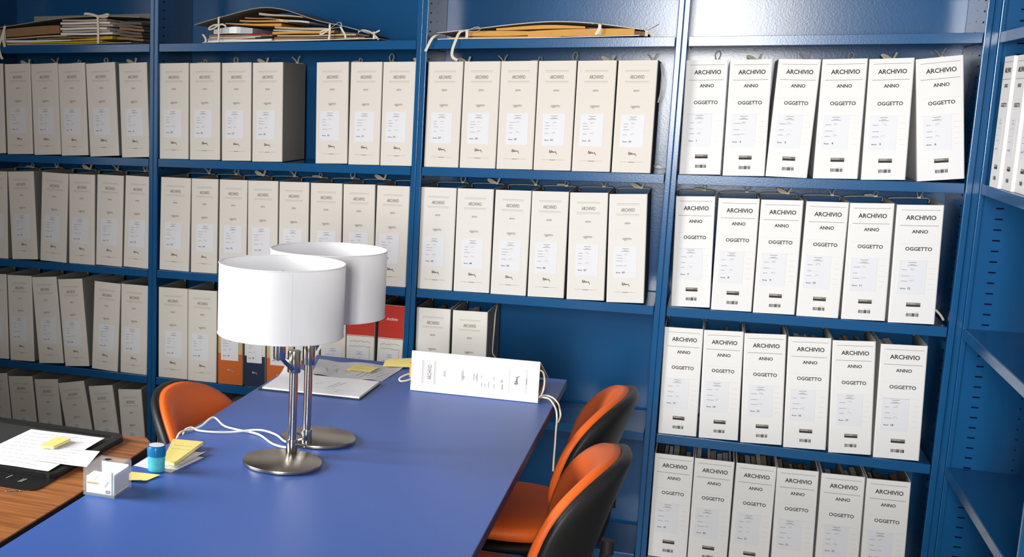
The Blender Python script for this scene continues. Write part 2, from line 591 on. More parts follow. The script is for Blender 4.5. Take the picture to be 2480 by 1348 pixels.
def ribbon_mesh(w, var, h=BH):
    key = ('ribbon', round(w, 3), var)
    if key in _cache:
        return _cache[key]
    rnd = random.Random(300 + var)
    b = MB()
    m = M['ribbon']
    y = BD - .012
    z = h + .002
    kx = w * rnd.uniform(.70, .84)
    # tape pulled across the opening from board to board
    b.strip([(.006, y, h - .012), (.006, y, z - .001), (w * .4, y - .004, z + .002), (kx, y, z + .001), (w - .006, y, z - .001), (w - .006, y, h - .012)],
            Vector((0, 1, .2)), .008, m)
    L = rnd.uniform(.018, .034)
    if var % 4 == 0:       # one upright loop
        b.strip([(kx, y, z), (kx - .006, y - .004, z + L * .6), (kx + .003, y - .006, z + L), (kx + .01, y - .004, z + L * .65), (kx + .001, y, z + .001)], Vector((.3, 1, 0)), .007, m)
        b.strip([(kx, y, z), (kx + .008, y + .004, z + .007), (kx + .011, y + .005, z + .003)], Vector((0, 1, 0)), .007, m)
    elif var % 4 == 1:     # bow lying to both sides
        b.strip([(kx, y, z), (kx - .016, y - .004, z + .012), (kx - .03, y - .008, z + .016), (kx - .02, y - .006, z + .006), (kx, y, z + .002)], Vector((.2, .6, 1)), .007, m)
        b.strip([(kx, y, z), (kx + .006, y - .004, z + .013), (kx + .009, y - .006, z + .022)], Vector((.8, .5, 0)), .007, m)
    elif var % 4 == 2:     # two tails
        b.strip([(kx, y, z), (kx - .008, y - .006, z + .014), (kx - .018, y - .012, z + .024)], Vector((.5, 1, 0)), .006, m)
        b.strip([(kx, y, z), (kx + .005, y - .004, z + .016), (kx + .012, y - .006, z + .027)], Vector((.5, 1, 0)), .006, m)
    else:                  # small twisted knot
        b.strip([(kx, y, z), (kx - .012, y - .003, z + .006), (kx - .03, y - .006, z + .005)], Vector((0, .8, .6)), .007, m)
        b.strip([(kx, y, z), (kx + .006, y - .002, z + .012), (kx - .002, y - .004, z + .018), (kx - .006, y, z + .006)], Vector((.2, 1, 0)), .006, m)
    b.bbox(kx - .004, kx + .005, y - .005, y + .004, z - .001, z + .005, m, .0015, 2)
    me = b.mesh('ribbon')
    _cache[key] = me
    return me

def print_bold(w):
    """spine print of the white binders with the wide grotesque lettering"""
    key = ('pb', round(w, 3))
    if key in _cache:
        return _cache[key]
    H = BH
    k = Ink()
    c = w * .53
    k.rect(w * .10, w * .93, H * .9555, H * .9585, M['ink_mid'])
    k.text('ARCHIVIO', c, H * .876, .0125, M['ink'], w * .64)
    k.rect(w * .09, w * .92, H * .825, H * .8285, M['ink_mid'])
    k.text('ANNO', c, H * .763, .0098, M['ink'], w * .34)
    k.rect(w * .10, w * .92, H * .6705, H * .6725, M['ink_faint'])
    k.text('OGGETTO', c, H * .617, .0105, M['ink'], w * .57)
    k.rect(w * .10, w * .92, H * .529, H * .531, M['ink_faint'])
    for i in range(5):
        z = H * (.47 - .045 * i)
        k.rect(w * .78, w * .92, z, z + .0005, M['ink_pale'])
    me = k.b.mesh('spine_lettering')
    _cache[key] = me
    return me

def badge_mesh(w):
    key = ('badge', round(w, 3))
    if key not in _cache:
        H = BH; k = Ink()
        x0, x1 = w * .36, w * .665
        k.rect(x0, x1, H * .142, H * .176, M['ink_mid'])
        k.rect(x0, x1, H * .142, H * .158, M['ink'], .0002)
        k.rect(x0 + .003, x1 - .012, H * .163, H * .169, M['ink_pale'], .0002)
        _cache[key] = k.b.mesh('badge')
    return _cache[key]

def barcode_mesh(w):
    key = ('barcode', round(w, 3))
    if key not in _cache:
        H = BH; k = Ink()
        x0, x1 = w * .36, w * .665
        rnd = random.Random(5)
        x = x0 + .002
        while x < x1 - .003:
            bw = rnd.choice([.0008, .0012, .002, .0028])
            k.rect(x, x + bw, H * .058, H * .086, M['ink'])
            x += bw + rnd.choice([.0006, .0009, .0014])
        k.rect(x0 + .016, x1 - .002, H * .0925, H * .0955, M['ink_pale'])
        _cache[key] = k.b.mesh('barcode')
    return _cache[key]

def scribble(k, cx, z, s, m, lift=0):
    """the small handwritten-looking maker's mark low on the spine"""
    pts = [(-.5, .2), (-.42, .9), (-.30, -.1), (-.18, .75), (-.12, .0), (-.02, .45), (.06, .05), (.14, .4), (.2, .1), (.36, .28), (.42, .5), (.34, .1), (.5, -.05), (.54, -.5)]
    k.stroke([(cx + p[0] * s, z + p[1] * s * .45) for p in pts], s * .075, m, lift)
    k.stroke([(cx - .55 * s, z + .03 * s), (cx - .3 * s, z + .0 * s)], s * .06, m, lift)

def print_narrow(w, colored=None):
    """spine print of the cream binders with condensed lettering between double rules"""
    key = ('pn', round(w, 3), colored)
    if key in _cache:
        return _cache[key]
    H = BH
    k = Ink()
    c = w * .50
    if colored is None:
        for z in (.905, .808):
            k.rect(w * .20, w * .80, H * z + .0014, H * z + .0034, M['ink_pale'])
            k.rect(w * .20, w * .80, H * z - .0022, H * z - .0012, M['ink_pale'])
        k.text('ARCHIVIO', c, H * .838, .0115, M['ink_soft'], w * .36, bold=0.0)
        k.text('anno', c, H * .724, .0088, M['ink_mid'], w * .145, bold=0.0)
        k.rect(w * .22, w * .78, H * .668, H * .6695, M['ink_faint'])
        k.text('oggetto', c, H * .582, .0088, M['ink_mid'], w * .245, bold=0.0)
    me = k.b.mesh('spine_lettering')
    _cache[key] = me
    return me

def mark_mesh(w):
    key = ('mark', round(w, 3))
    if key not in _cache:
        H = BH; c = w * .5; k = Ink()
        scribble(k, c, H * .162, w * .19, M['ink_soft'])
        k.rect(w * .20, w * .80, H * .0945, H * .0985, M['ink_pale'])
        k.rect(w * .42, w * .57, H * .0925, H * .0975, M['ink_mid'], .0002)
        _cache[key] = k.b.mesh('maker_logo')
    return _cache[key]

def label_print(n, bold, red):
    k = Ink(.0004)
    # local: label 0..lw, 0..lh
    lw, lh = .068, .1
    c = lw * .5
    k.rect(c - .010, c + .010, lh * .925, lh * .938, M['ink_mid'])
    k.rect(c - .006, c + .006, lh * .868, lh * .880, M['ink_mid'])
    k.rect(c - .012, c + .012, lh * .838, lh * .850, M['ink_mid'])
    rnd = random.Random(n * 7 + bold)
    rows = (.71, .62, .53, .38)
    for i, zz in enumerate(rows):
        x0 = .008
        if bold and i == 1:
            continue
        k.rect(x0, x0 + rnd.uniform(.010, .02), lh * zz, lh * zz + .0011, M['ink_mid'])
        k.rect(x0 + .02, x0 + .02 + rnd.uniform(.006, .018), lh * zz, lh * zz + .0005, M['ink_pale'])
        if i in (0, 3):
            xx = .030
            p = []
            for q in range(5):
                p.append((xx + q * .0026, lh * zz + rnd.uniform(.000, .006)))
            k.stroke(p, .0006, M['ink_mid'])
    k.text('Busta', .0145, lh * .155, .0034, M['ink'], .0125)
    if n:
        k.text(str(n), .0295, lh * .15, .0058, M['ink_red'] if red else M['ink'], None)
    return k.b.mesh('label_lettering')

NAMES = {'a': 'top row', 'b': 'second row', 'c': 'third row', 'd': 'fourth row'}
BAY = {'1': 'leftmost bay', '2': 'bay behind the lamps', '3': 'bay behind the lying binder', '4': 'right bay'}
ORD = ['first', 'second', 'third', 'fourth', 'fifth', 'sixth', 'seventh', 'eighth', 'ninth']
RED = {35, 36, 43, 58, 60, 22, 23, 62, 61, 30, 32, 28, 68}
_cnt = [0]

def sticker_mesh(lw, lh):
    key = ('st', round(lw, 3), round(lh, 3))
    if key not in _cache:
        b = MB(); b.box(0, lw, -.0004, 0, 0, lh, M['sticker'])
        _cache[key] = b.mesh('label')
    return _cache[key]

def band(t, w, z0, z1, m):
    b = MB(); b.box(.0008, w - .0008, -.0004, .0002, z0, z1, m)
    o = b.obj('colour_band', t); o['label'] = 'coloured band across the spine'

def binder(n, w, bold, board, label, group, loc, rot, style=None, ribbon=True):
    _cnt[0] += 1
    i = _cnt[0]
    t = thing('archive_binder', label, 'binder', loc, rot, group)
    put('cover', cover_mesh(w, board, M['inner_board']), t)
    put('papers', papers_mesh(w, i % 9), t)
    if ribbon:
        put('ribbon', ribbon_mesh(w, i % 11), t)
    H = BH
    if style in (None, 'plain'):
        put('spine_lettering', print_bold(w) if bold else print_narrow(w), t)
        if bold:
            put('badge', badge_mesh(w), t); put('barcode', barcode_mesh(w), t)
        else:
            put('maker_logo', mark_mesh(w), t)
        lw, lh = .068, .1
        st = put('label', sticker_mesh(lw, lh), t)
        dx = random.Random(n * 3 + 1).uniform(-.006, .006)
        if bold:
            st.location = (w * .42 - lw / 2 + dx * .5, -.0001, H * .245)
        else:
            st.location = (w * .48 - lw / 2 + dx, -.0001, H * .228)
        st['label'] = 'white paper label stuck on the spine'
    else:
        k = Ink()
        if style in ('orange', 'navy'):
            low = M['orange_board'] if style == 'orange' else M['navy_board']
            pale = M['ink_white'] if style == 'navy' else M['ink_pale']
            band(t, w, .0005, H * .335, low); band(t, w, H * .72, H * .9985, low)
            k.rect(.002, w - .002, H * .340, H * .343, pale)
            scribble(k, w * .5, H * .15, w * .22, pale, .0003)
            k.text('Archivio', w * .5, H * .86, .010, pale, w * .45, 0.15, .0003)
            base_z = H * .262
        else:   # red top, pale lower
            band(t, w, H * .665, H * .9985, M['red_board'])
            band(t, w, .0005, H * .12, M['red_board'])
            k.rect(.0005, w - .0005, H * .655, H * .660, M['red_board'])
            k.text('Archivio', w * .53, H * .845, .0105, M['ink_white'], w * .44, 0.15, .0003)
            rnd = random.Random(n)
            for zz in (.60, .55):
                k.stroke([(w * .12 + q * w * .045, H * zz + rnd.uniform(-.003, .004)) for q in range(18)], .0011, M['ink_mid'])
            base_z = H * .22
        k.b.obj('spine_lettering', t)
        lw = min(.068, w * .72); lh = .1 if style != 'red' else .11
        st = put('label', sticker_mesh(lw, lh), t)
        st.location = (w * .48 - lw / 2, -.0007, base_z)
    lp = put('label_lettering', label_print(n, bold, n in RED), st)
    lp.location = (0, -.0003, 0)
    if lw < .066:
        lp.scale = (lw / .068, 1, 1)
    return t

def side_cord(t, pts, r=.0022):
    b = MB(); b.tube(pts, r, M['ribbon'], 8, 5); b.obj('tie_cord', t)

PL = [
('1a',2,-2.4274,0.1137,-1.55),('1a',3,-2.3079,0.1168,-2.20),('1a',4,-2.1875,0.1154,-2.45),('1a',5,-2.0647,0.1217,-3.23),
('1a',6,-1.9315,0.1148,-2.52),('1b',8,-2.4127,0.1161,-2.61),('1b',9,-2.2858,0.1159,1.86),('1b',10,-2.1568,0.1112,0.18),
('1b',11,-2.0414,0.1109,1.01),('1b',12,-1.9237,0.1045,1.34),('1c',14,-2.4275,0.1203,-1.67),('1c',15,-2.2940,0.1111,-5.19),
('1c',16,-2.1762,0.1074,-5.30),('1c',17,-2.0581,0.1139,1.96),('1c',18,-1.9354,0.1118,0.44),('1d',20,-2.4024,0.1121,-5.94),
('1d',21,-2.2812,0.1126,-6.17),('1d',22,-2.1434,0.1170,-10.99),('1d',23,-2.0203,0.1080,-9.01),('1d',24,-1.9117,0.1048,-5.61),
('2a',25,-1.7779,0.1158,-0.61),('2a',26,-1.6572,0.1178,-0.88),('2a',27,-1.5324,0.1106,-0.97),('2a',28,-1.4161,0.1123,-0.97),
('2a',30,-1.1837,0.1134,-1.10),('2a',31,-1.0671,0.1084,-0.44),('2a',32,-0.9565,0.1114,-0.44),('2b',33,-1.7745,0.1196,0.60),
('2b',34,-1.6474,0.1037,-0.17),('2b',35,-1.5371,0.1068,-0.34),('2b',36,-1.4249,0.1132,-0.83),('2b',37,-1.3081,0.1086,-0.74),
('2b',38,-1.1929,0.1132,-0.78),('2b',39,-1.0747,0.1126,-1.04),('2b',40,-0.9628,0.1119,-0.08),('2c',41,-1.7740,0.1187,-0.46),
('2c',42,-1.6529,0.1145,-0.49),('2c',43,-1.5310,0.0958,-1.03),('2c',44,-1.4272,0.0802,-1.17),('2c',45,-1.3416,0.1013,-1.24),
('2c',47,-1.0473,0.1004,-1.03),('2c',48,-0.9415,0.0888,0.38),('3a',57,-0.8089,0.1140,0.00),('3a',58,-0.6911,0.1145,-0.18),
('3a',59,-0.5730,0.1129,-0.50),('3a',60,-0.4571,0.1141,-0.48),('3a',61,-0.3400,0.1140,-0.42),('3a',62,-0.2214,0.1134,-0.41),
('3b',63,-0.8124,0.1173,-0.18),('3b',64,-0.6906,0.1167,-0.47),('3b',65,-0.5694,0.1128,-0.24),('3b',66,-0.4514,0.1126,-0.81),
('3b',67,-0.3298,0.1135,-1.70),('3b',68,-0.2090,0.1113,-2.24),('3c',69,-0.8066,0.1153,-0.75),('3c',70,-0.6830,0.1145,-0.96),
('4a',1,-0.0273,0.1151,-0.91),('4a',2,0.0937,0.1125,-1.04),('4a',3,0.2092,0.1103,1.08),('4a',4,0.3344,0.1142,-0.97),
('4a',5,0.4570,0.1100,-1.75),('4a',6,0.5963,0.1130,-6.19),('4b',7,-0.0197,0.1097,-1.82),('4b',8,0.0939,0.1115,-0.87),
('4b',9,0.2098,0.1117,-0.92),('4b',10,0.3268,0.1095,-0.46),('4b',11,0.4441,0.1122,-1.38),('4b',12,0.5635,0.1154,-1.63),
('4c',13,-0.0270,0.1114,-0.87),('4c',14,0.0909,0.1109,-1.84),('4c',15,0.2085,0.1136,-2.65),('4c',16,0.3266,0.1135,-2.49),
('4c',17,0.4476,0.1114,-3.15),('4c',18,0.5641,0.1169,-1.89),('4d',19,-0.0279,0.1135,-0.46),('4d',20,0.0888,0.1132,-0.52),
('4d',21,0.2062,0.1124,-0.46),('4d',22,0.3249,0.1131,-1.43),('4d',23,0.4437,0.1149,-1.26),('4d',24,0.5640,0.1125,-1.49),
('1a',1,-2.5487,0.1130,-1.50),('1b',7,-2.5449,0.1130,0.00),('1c',13,-2.5469,0.1130,-1.20),('1d',19,-2.5241,0.1130,-5.50),
]
EXTRA = [('2c', 46, -1.2355, 0.0905, -1.1), ('2c', 47, -1.1405, 0.0900, -1.0)]
PL = [((r, n + 1, x, w, t) if (r == '2c' and n >= 47) else (r, n, x, w, t)) for (r, n, x, w, t) in PL] + EXTRA
for q in range(7):
    PL.append(('2d', 50 + q, -1.7770 + q * .1165, .1145, -.6))
ZR = {'a': LV[2], 'b': LV[3], 'c': LV[4], 'd': LV[5]}
LIM = {'1': (-2.5775 + .0142, -2.5775 + .7455 + .0208), '2': (-1.7972 + .0142, -1.7972 + .9315 + .0208),
       '3': (-.8301 + .0142, -.8301 + .7458 + .0208), '4': (-.0491 + .0142, -.0491 + .742 + .0208)}
def r_std(a):
    return a[3] < .105
byrow = {}
for p in PL:
    byrow.setdefault(p[0], []).append(p)
for row, ps in byrow.items():
    ps.sort(key=lambda p: p[2])
    lo, hi = LIM[row[0]]
    q = [list(p) for p in ps]
    for k in range(len(q)):
        th = R(q[k][4])
        q[k][2] = max(q[k][2], lo, lo - BH * math.sin(th) if th < 0 else lo)
        if k:
            a = q[k - 1]; c = q[k]
            for _ in range(10):
                ta = R(a[4]); tc = R(c[4])
                gb = c[2] - (a[2] + a[3] / max(math.cos(ta), .5))
                zt = BH * math.cos(tc)
                gt = (c[2] + BH * math.sin(tc)) - (a[2] + a[3] / math.cos(ta) + zt * math.tan(ta))
                g = min(gb, gt)
                if g >= .0012:
                    break
                if a[3] > .106 or r_std(a):
                    a[3] -= min(.0012 - g, .005)
                elif gt < gb:
                    c[4] += math.degrees((.0012 - gt) / BH)
                else:
                    c[2] += .0012 - gb
        th = R(q[k][4])
        over = max(q[k][2] + q[k][3], q[k][2] + q[k][3] + BH * math.sin(th)) - hi
        if over > 0:
            q[k][3] -= min(over, .006); over -= min(over, .006)
            q[k][2] -= over
    ps = [tuple(p) for p in q]
    for k, (r, n, x, w, tilt) in enumerate(ps):
        w = round(w, 3)
        bold = row[0] == '4'
        style = None
        board = M['white_board'] if bold else (M['pale_board'] if row in ('3b', '3c') else M['cream_board'])
        look = 'white binder' if bold else ('pale grey binder' if row in ('3b', '3c') else 'cream binder')
        if row == '2c' and n in (43, 45):
            style = 'orange'; board = M['tan_board']; look = 'orange and tan binder'
        if row == '2c' and n == 44:
            style = 'navy'; board = M['pale_board']; look = 'navy blue and grey binder'
        if row == '2c' and n in (48, 49):
            style = 'red'; board = M['pale_board']; look = 'red topped binder'
        if tilt < -4:
            look += ' leaning left'
        elif tilt > 1.2:
            look += ' leaning right'
        nm = 'numbered %d' % n
        if row[0] in '14' and False:
            nm = ''
        last = k == len(ps) - 1
        pos = ('last' if last else ORD[k])
        if row[0] == '2' and row[1] == 'd':
            nm = ''
        label = '%s%s, %s from left, %s, %s' % (look, (' ' + nm) if nm else '', ORD[k], NAMES[row[1]], BAY[row[0]])
        th = R(tilt)
        z = ZR[row[1]] + .0008 + (w * math.sin(th) if th > 0 else 0)
        yb = .013 + random.Random(n + k).uniform(-.0015, .0015)
        if row in ('4a', '4b') and k == 0:
            yb += .012
        tb = binder(n if row != '2d' else 50 + k, w, bold, board, label, 'archive binders on the shelves', (x, yb, z), (0, th, 0), style)
        if (row, n) == ('3a', 62):
            side_cord(tb, [(w - .006, .16, .335), (w + .0015, .15, .336), (w + .006, .13, .318), (w + .010, .12, .29), (w + .009, .12, .25), (w + .003, .12, .215)])
            side_cord(tb, [(w + .002, .20, .012), (w + .014, .17, .020), (w + .030, .15, .012), (w + .036, .16, .004)])
        if (row, n) == ('3c', 70):
            side_cord(tb, [(w - .006, .20, .337), (w + .0015, .18, .338), (w + .006, .12, .318), (w + .007, .10, .27), (w + .006, .09, .215), (w + .008, .08, .19), (w + .016, .08, .178), (w + .016, .08, .165), (w + .006, .08, .168)])
        if (row, n) == ('4b', 12):
            side_cord(tb, [(w + .002, .10, .035), (w + .012, .08, .030), (w + .024, .07, .016), (w + .030, .06, .004)], .0032)

# binders on the right hand unit, spines toward the left
for i in range(4):
    binder(25 + i, .1145, True, M['white_board'],
           'white binder on the right wall unit, seen edge-on, %s from the corner' % ORD[i], 'archive binders on the shelves',
           (.7465 + .007 * i, -.1065 - .1185 * i, LV[2] + .0008), (0, 0, R(-90)))

# ------------------------------------------------------------------ blue table
TT = 0.74
def table():
    t = thing('table', 'long blue laminate table carrying the two lamps and papers', 'table', (-.665, -1.42, 0))
    hx, y0, y1 = .3905, -1.08, 1.032
    b = MB(); b.bbox(-hx, hx, y0, y1, TT - .004, TT, M['laminate'], .0012, 2); b.obj('tabletop', t)
    b = MB(); b.bbox(-hx, hx, y0, y1, TT - .026, TT - .0042, M['table_edge'], .002, 2); b.obj('edge_board', t)
    for sx in (-1, 1):
        for yy in (y0 + .30, y1 - .05):
            b = MB(); x = sx * .16
            b.bbox(x - .02, x + .02, yy - .02, yy + .02, 0.0, TT - .0265, M['steel_dark'], .003, 2)
            b.obj('leg', t)
    b = MB()
    b.box(-.1395, .1395, y1 - .061, y1 - .039, TT - .09, TT - .0265, M['steel_dark'])
    b.obj('rail', t)
    b = MB()
    b.box(-.1395, .1395, y0 + .289, y0 + .311, TT - .09, TT - .0265, M['steel_dark'])
    b.obj('rail', t)
    return t
table()

# ------------------------------------------------------------------ brown desk
DT = 0.737
def desk():
    t = thing('desk', 'brown walnut desk with a chamfered corner beside the blue table', 'desk', (-1.0735, -1.5, 0))
    pts = [(-.020, -.03), (-.052, .012), (-1.35, .0), (-1.35, -1.1), (-.0035, -1.1), (-.0035, -.45)]
    b = MB(); b.prism(pts, DT - .003, DT, M['wood']); b.obj('desktop', t)
    q = [(p[0] * .9985, p[1]) for p in pts]
    b = MB(); b.prism(q, DT - .028, DT - .0032, M['black_plastic']); b.obj('edge_board', t)
    for x in (-.08, -1.27):
        b = MB(); b.bbox(x - .013, x + .013, -1.02, -.08, 0, DT - .0285, M['wood'], .002, 1); b.obj('side_board', t)
    return t
desk()

# ------------------------------------------------------------------ lamps
def lamp(loc, rotz, reach, pdx, sdx, label, cord_pts):
    """local: disc centre at origin; column offset to +y; the arm brings the shade back over the disc"""
    t = thing('table_lamp', label, 'lamp', loc, (0, 0, rotz), 'desk lamps on the blue table')
    po = .065
    b = MB()
    b.lathe([(0, 0), (.086, 0), (.0885, .002), (.0890, .006), (.0882, .0085), (.0865, .0095), (0, .0098)], M['brushed'], 72)
    b.obj('base', t)
    b = MB(); b.cyl((pdx, po, .0096), (pdx, po, .235), .0098, M['chrome'], 28); b.obj('column', t)
    b = MB()
    b.lathe([(.0099, .0097), (.0128, .0099), (.0132, .011), (.0132, .040), (.0128, .0415), (.0099, .0418)], M['chrome'], 32, Matrix.Translation((pdx, po, 0)))
    b.cyl((pdx + .012, po, .027), (pdx + .026, po, .027), .0035, M['chrome'], 12)
    b.lathe([(0, 0), (.006, .0005), (.0065, .003), (.006, .0055), (0, .006)], M['chrome'], 16, Matrix.Translation((pdx + .026, po, .027)) @ Matrix.Rotation(R(90), 4, 'Y'))
    b.obj('lower_collar', t)
    b = MB()
    b.lathe([(.0099, .197), (.0145, .1975), (.0152, .199), (.0152, .245), (.0146, .2475), (0, .248)], M['chrome'], 32, Matrix.Translation((pdx, po, 0)))
    b.obj('upper_collar', t)
    sy = po - reach
    # flat swing arm from the collar up to the lamp holder
    b = MB()
    d = Vector((sdx - pdx, sy - po, .046))
    L = d.length
    mx = Matrix.Translation((pdx, po, .203)) @ Vector((0, 1, 0)).rotation_difference(d.normalized()).to_matrix().to_4x4()
    b.bbox(-.0052, .0052, .0, L + .004, -.0085, .0085, M['chrome'], .0018, 2, mx)
    b.obj('arm', t)
    b = MB()
    b.lathe([(0, .238), (.0125, .2385), (.0138, .241), (.0138, .330), (.0125, .333), (0, .334)], M['chrome'], 32, Matrix.Translation((sdx, sy, 0)))
    b.obj('lamp_holder', t)
    b = MB()
    b.lathe([(0, .334), (.013, .3345), (.014, .35), (.022, .372), (.029, .395), (.027, .418), (.016, .433), (0, .438)], M['white_plastic'], 28, Matrix.Translation((sdx, sy, 0)))
    b.obj('bulb', t)
    # fabric drum with wire rings
    b = MB()
    z0, z1, r = .297, .4535, .138
    b.lathe([(r - .0012, z0), (r, z0), (r, z1), (r - .0012, z1)], M['shade'], 96, Matrix.Translation((sdx, sy, 0)), True, True)
    sh = b.obj('lamp_shade', t)
    for zz in (z0, z1):
        b = MB()
        pr = [(r - .0004 + .0016 * math.cos(a * math.pi / 3), zz + .0016 * math.sin(a * math.pi / 3)) for a in range(6)]
        b.lathe(pr, M['shade'], 96, Matrix.Translation((sdx, sy, 0)), True, True)
        b.obj('rim_ring', sh)
    a = R(-62) - rotz
    b = MB()
    u = Vector((math.cos(a), math.sin(a), 0)); w = Vector((-u.y, u.x, 0))
    p0 = u * (r + .0002)
    b.add([p0 - w * .0006 + Vector((sdx, sy, z0 + .003)), p0 + w * .0006 + Vector((sdx, sy, z0 + .003)), p0 + w * .0006 + Vector((sdx, sy, z1 - .003)), p0 - w * .0006 + Vector((sdx, sy, z1 - .003))], [(0, 1, 2, 3)], M['ink_faint'])
    b.obj('seam', sh)
    # carrier: three thin spokes holding the drum
    b = MB()
    for k in range(3):
        aa = R(30 + 120 * k)
        b.cyl((sdx, sy, .331), (sdx + (r - .002) * math.cos(aa), sy + (r - .002) * math.sin(aa), .331), .0016, M['chrome'], 8)
    b.obj('shade_carrier', t)
    # flex
    inv = (Matrix.Translation(loc) @ Matrix.Rotation(rotz, 4, 'Z')).inverted()
    b = MB(); b.tube([inv @ Vector(p) for p in cord_pts], .0026, M['cord'], 8, 6); b.obj('power_cord', t)
    return t

lamp((-.760, -1.553, TT + .0006), 0, .065, .001, -.0125, 'front desk lamp with white drum shade and round nickel base', [
    (-.765, -1.474, TT + .020), (-.785, -1.463, TT + .012), (-.83, -1.420, TT + .004), (-.885, -1.362, TT + .0045), (-.945, -1.346, TT + .0045), (-.985, -1.335, TT + .007), (-1.018, -1.325, TT + .022),
    (-1.030, -1.372, TT + .010), (-1.046, -1.395, TT + .005), (-1.0575, -1.415, TT + .0055), (-1.0635, -1.435, TT + .001), (-1.0665, -1.45, TT - .02), (-1.0680, -1.475, TT - .06), (-1.069, -1.47, TT - .2)])
lamp((-.745, -1.328, TT + .0006), R(180), .125, .009, .007, 'rear desk lamp with white drum shade, partly behind the front lamp', [
    (-.760, -1.405, TT + .020), (-.80, -1.400, TT + .006), (-.84, -1.365, TT + .0105), (-.89, -1.345, TT + .0105), (-.95, -1.372, TT + .0045), (-.99, -1.392, TT + .0045), (-1.03, -1.395, TT + .0045), (-1.050, -1.382, TT + .0055), (-1.0575, -1.388, TT + .0055), (-1.0635, -1.398, TT + .001), (-1.0665, -1.41, TT - .02), (-1.069, -1.43, TT - .06), (-1.0695, -1.44, TT - .2)])

# ------------------------------------------------------------------ chairs
def chair(loc, rotz, label):
    t = thing('visitor_chair', label, 'chair', loc, (0, 0, rotz), 'orange upholstered chairs around the table')
    n = 2.5
    def disc(r, a, hw, hh):
        c, s_ = math.cos(a), math.sin(a)
        return hw * r * math.copysign(abs(c) ** (2 / n), c), hh * r * math.copysign(abs(s_) ** (2 / n), s_)
    NA, NR = 56, 14
    zc, HW, HH = .618, .225, .178
    def back_x(y, z):
        k = (z - zc) / HH
        return -.262 - .050 * k - .010 * k * k + .075 * (abs(y) / HW) ** 2.0
    def lens(name, front, rear, hw, hh, m, par, taper=0.0):
        b = MB(); v = []; f = []
        for side in (0, 1):
            for i in range(NR + 1):
                r = i / NR
                for j in range(NA):
                    y, z = disc(r, 2 * math.pi * j / NA, hw, hh)
                    y *= 1 + taper * z / hh
                    off = (front if side == 0 else rear)(r)
                    v.append((back_x(y, zc + z) + off, y, zc + z))
        base = (NR + 1) * NA
        for side in (0, 1):
            for i in range(NR):
                for j in range(NA):
                    k = (j + 1) % NA
                    a = side * base + i * NA
                    f.append((a + j, a + k, a + NA + k, a + NA + j))
        e = NR * NA
        for j in range(NA):
            k = (j + 1) % NA
            f.append((e + j, e + k, base + e + k, base + e + j))
        b.add(v, f, m, True); b.sharp = False
        o = b.obj(name, par)
        return o
    edge = lambda r: (1 - r ** 8) ** .5 if r < 1 else 0
    lens('back_cushion', lambda r: .022 + .024 * (1 - r ** 5) ** .5, lambda r: .0045, HW, HH, M['orange_seat'], t)
    lens('back_shell', lambda r: .0035, lambda r: -.012 - .016 * edge(r), HW * 1.012, HH * 1.012, M['black_plastic'], t)
    # seat
    def slab(name, z0, z1, hw, hl, cx, m, dome):
        b = MB(); v = []; f = []
        for side in (0, 1):
            for i in range(NR + 1):
                r = i / NR
                for j in range(NA):
                    x, y = disc(r, 2 * math.pi * j / NA, hl, hw)
                    z = (z1 - dome * r ** 6 - .006 * (x / hl)) if side == 0 else (z0 + dome * .5 * r ** 8)
                    v.append((cx + x, y, z))
        base = (NR + 1) * NA
        for side in (0, 1):
            for i in range(NR):
                for j in range(NA):
                    k = (j + 1) % NA
                    a = side * base + i * NA
                    f.append((a + j, a + k, a + NA + k, a + NA + j))
        e = NR * NA
        for j in range(NA):
            k = (j + 1) % NA
            f.append((e + j, e + k, base + e + k, base + e + j))
        b.add(v, f, m, True); b.sharp = False
        return b.obj(name, t)
    slab('seat_cushion', .402, .455, .225, .215, 0, M['orange_seat'], .018)
    slab('seat_shell', .372, .4015, .222, .212, 0, M['black_plastic'], .008)
    for s in (-1, 1):
        b = MB()
        b.tube([(-.10, s * .12, .366), (-.19, s * .13, .372), (-.255, s * .13, .40), (-.283, s * .13, .46), (-.292, s * .13, .52)], .011, M['black_plastic'], 12, 5)
        b.cyl((-.296, s * .13, .515), (-.296, s * .13, .548), .015, M['black_plastic'], 20)
        b.obj('back_bracket', t)
        for x, xe in ((.15, .19), (-.15, -.20)):
            b = MB()
            b.tube([(x * .6, s * .15, .362), (x, s * .18, .355), (x + (xe - x) * .3, s * .195, .30), (xe, s * .21, .012)], .0105, M['black_plastic'], 12, 5)
            b.cyl((xe, s * .21, .0), (xe, s * .21, .016), .014, M['black_plastic'], 16)
            b.obj('leg', t)
    return t

chair((-.405, -.70, 0), R(180), 'orange and black chair tucked in at the right side, the far one')
chair((-.385, -1.315, 0), R(180), 'orange and black chair at the right side nearest the viewer')
chair((-.885, -1.19, 0), R(0), 'orange and black chair at the left side of the table, beyond the brown desk')

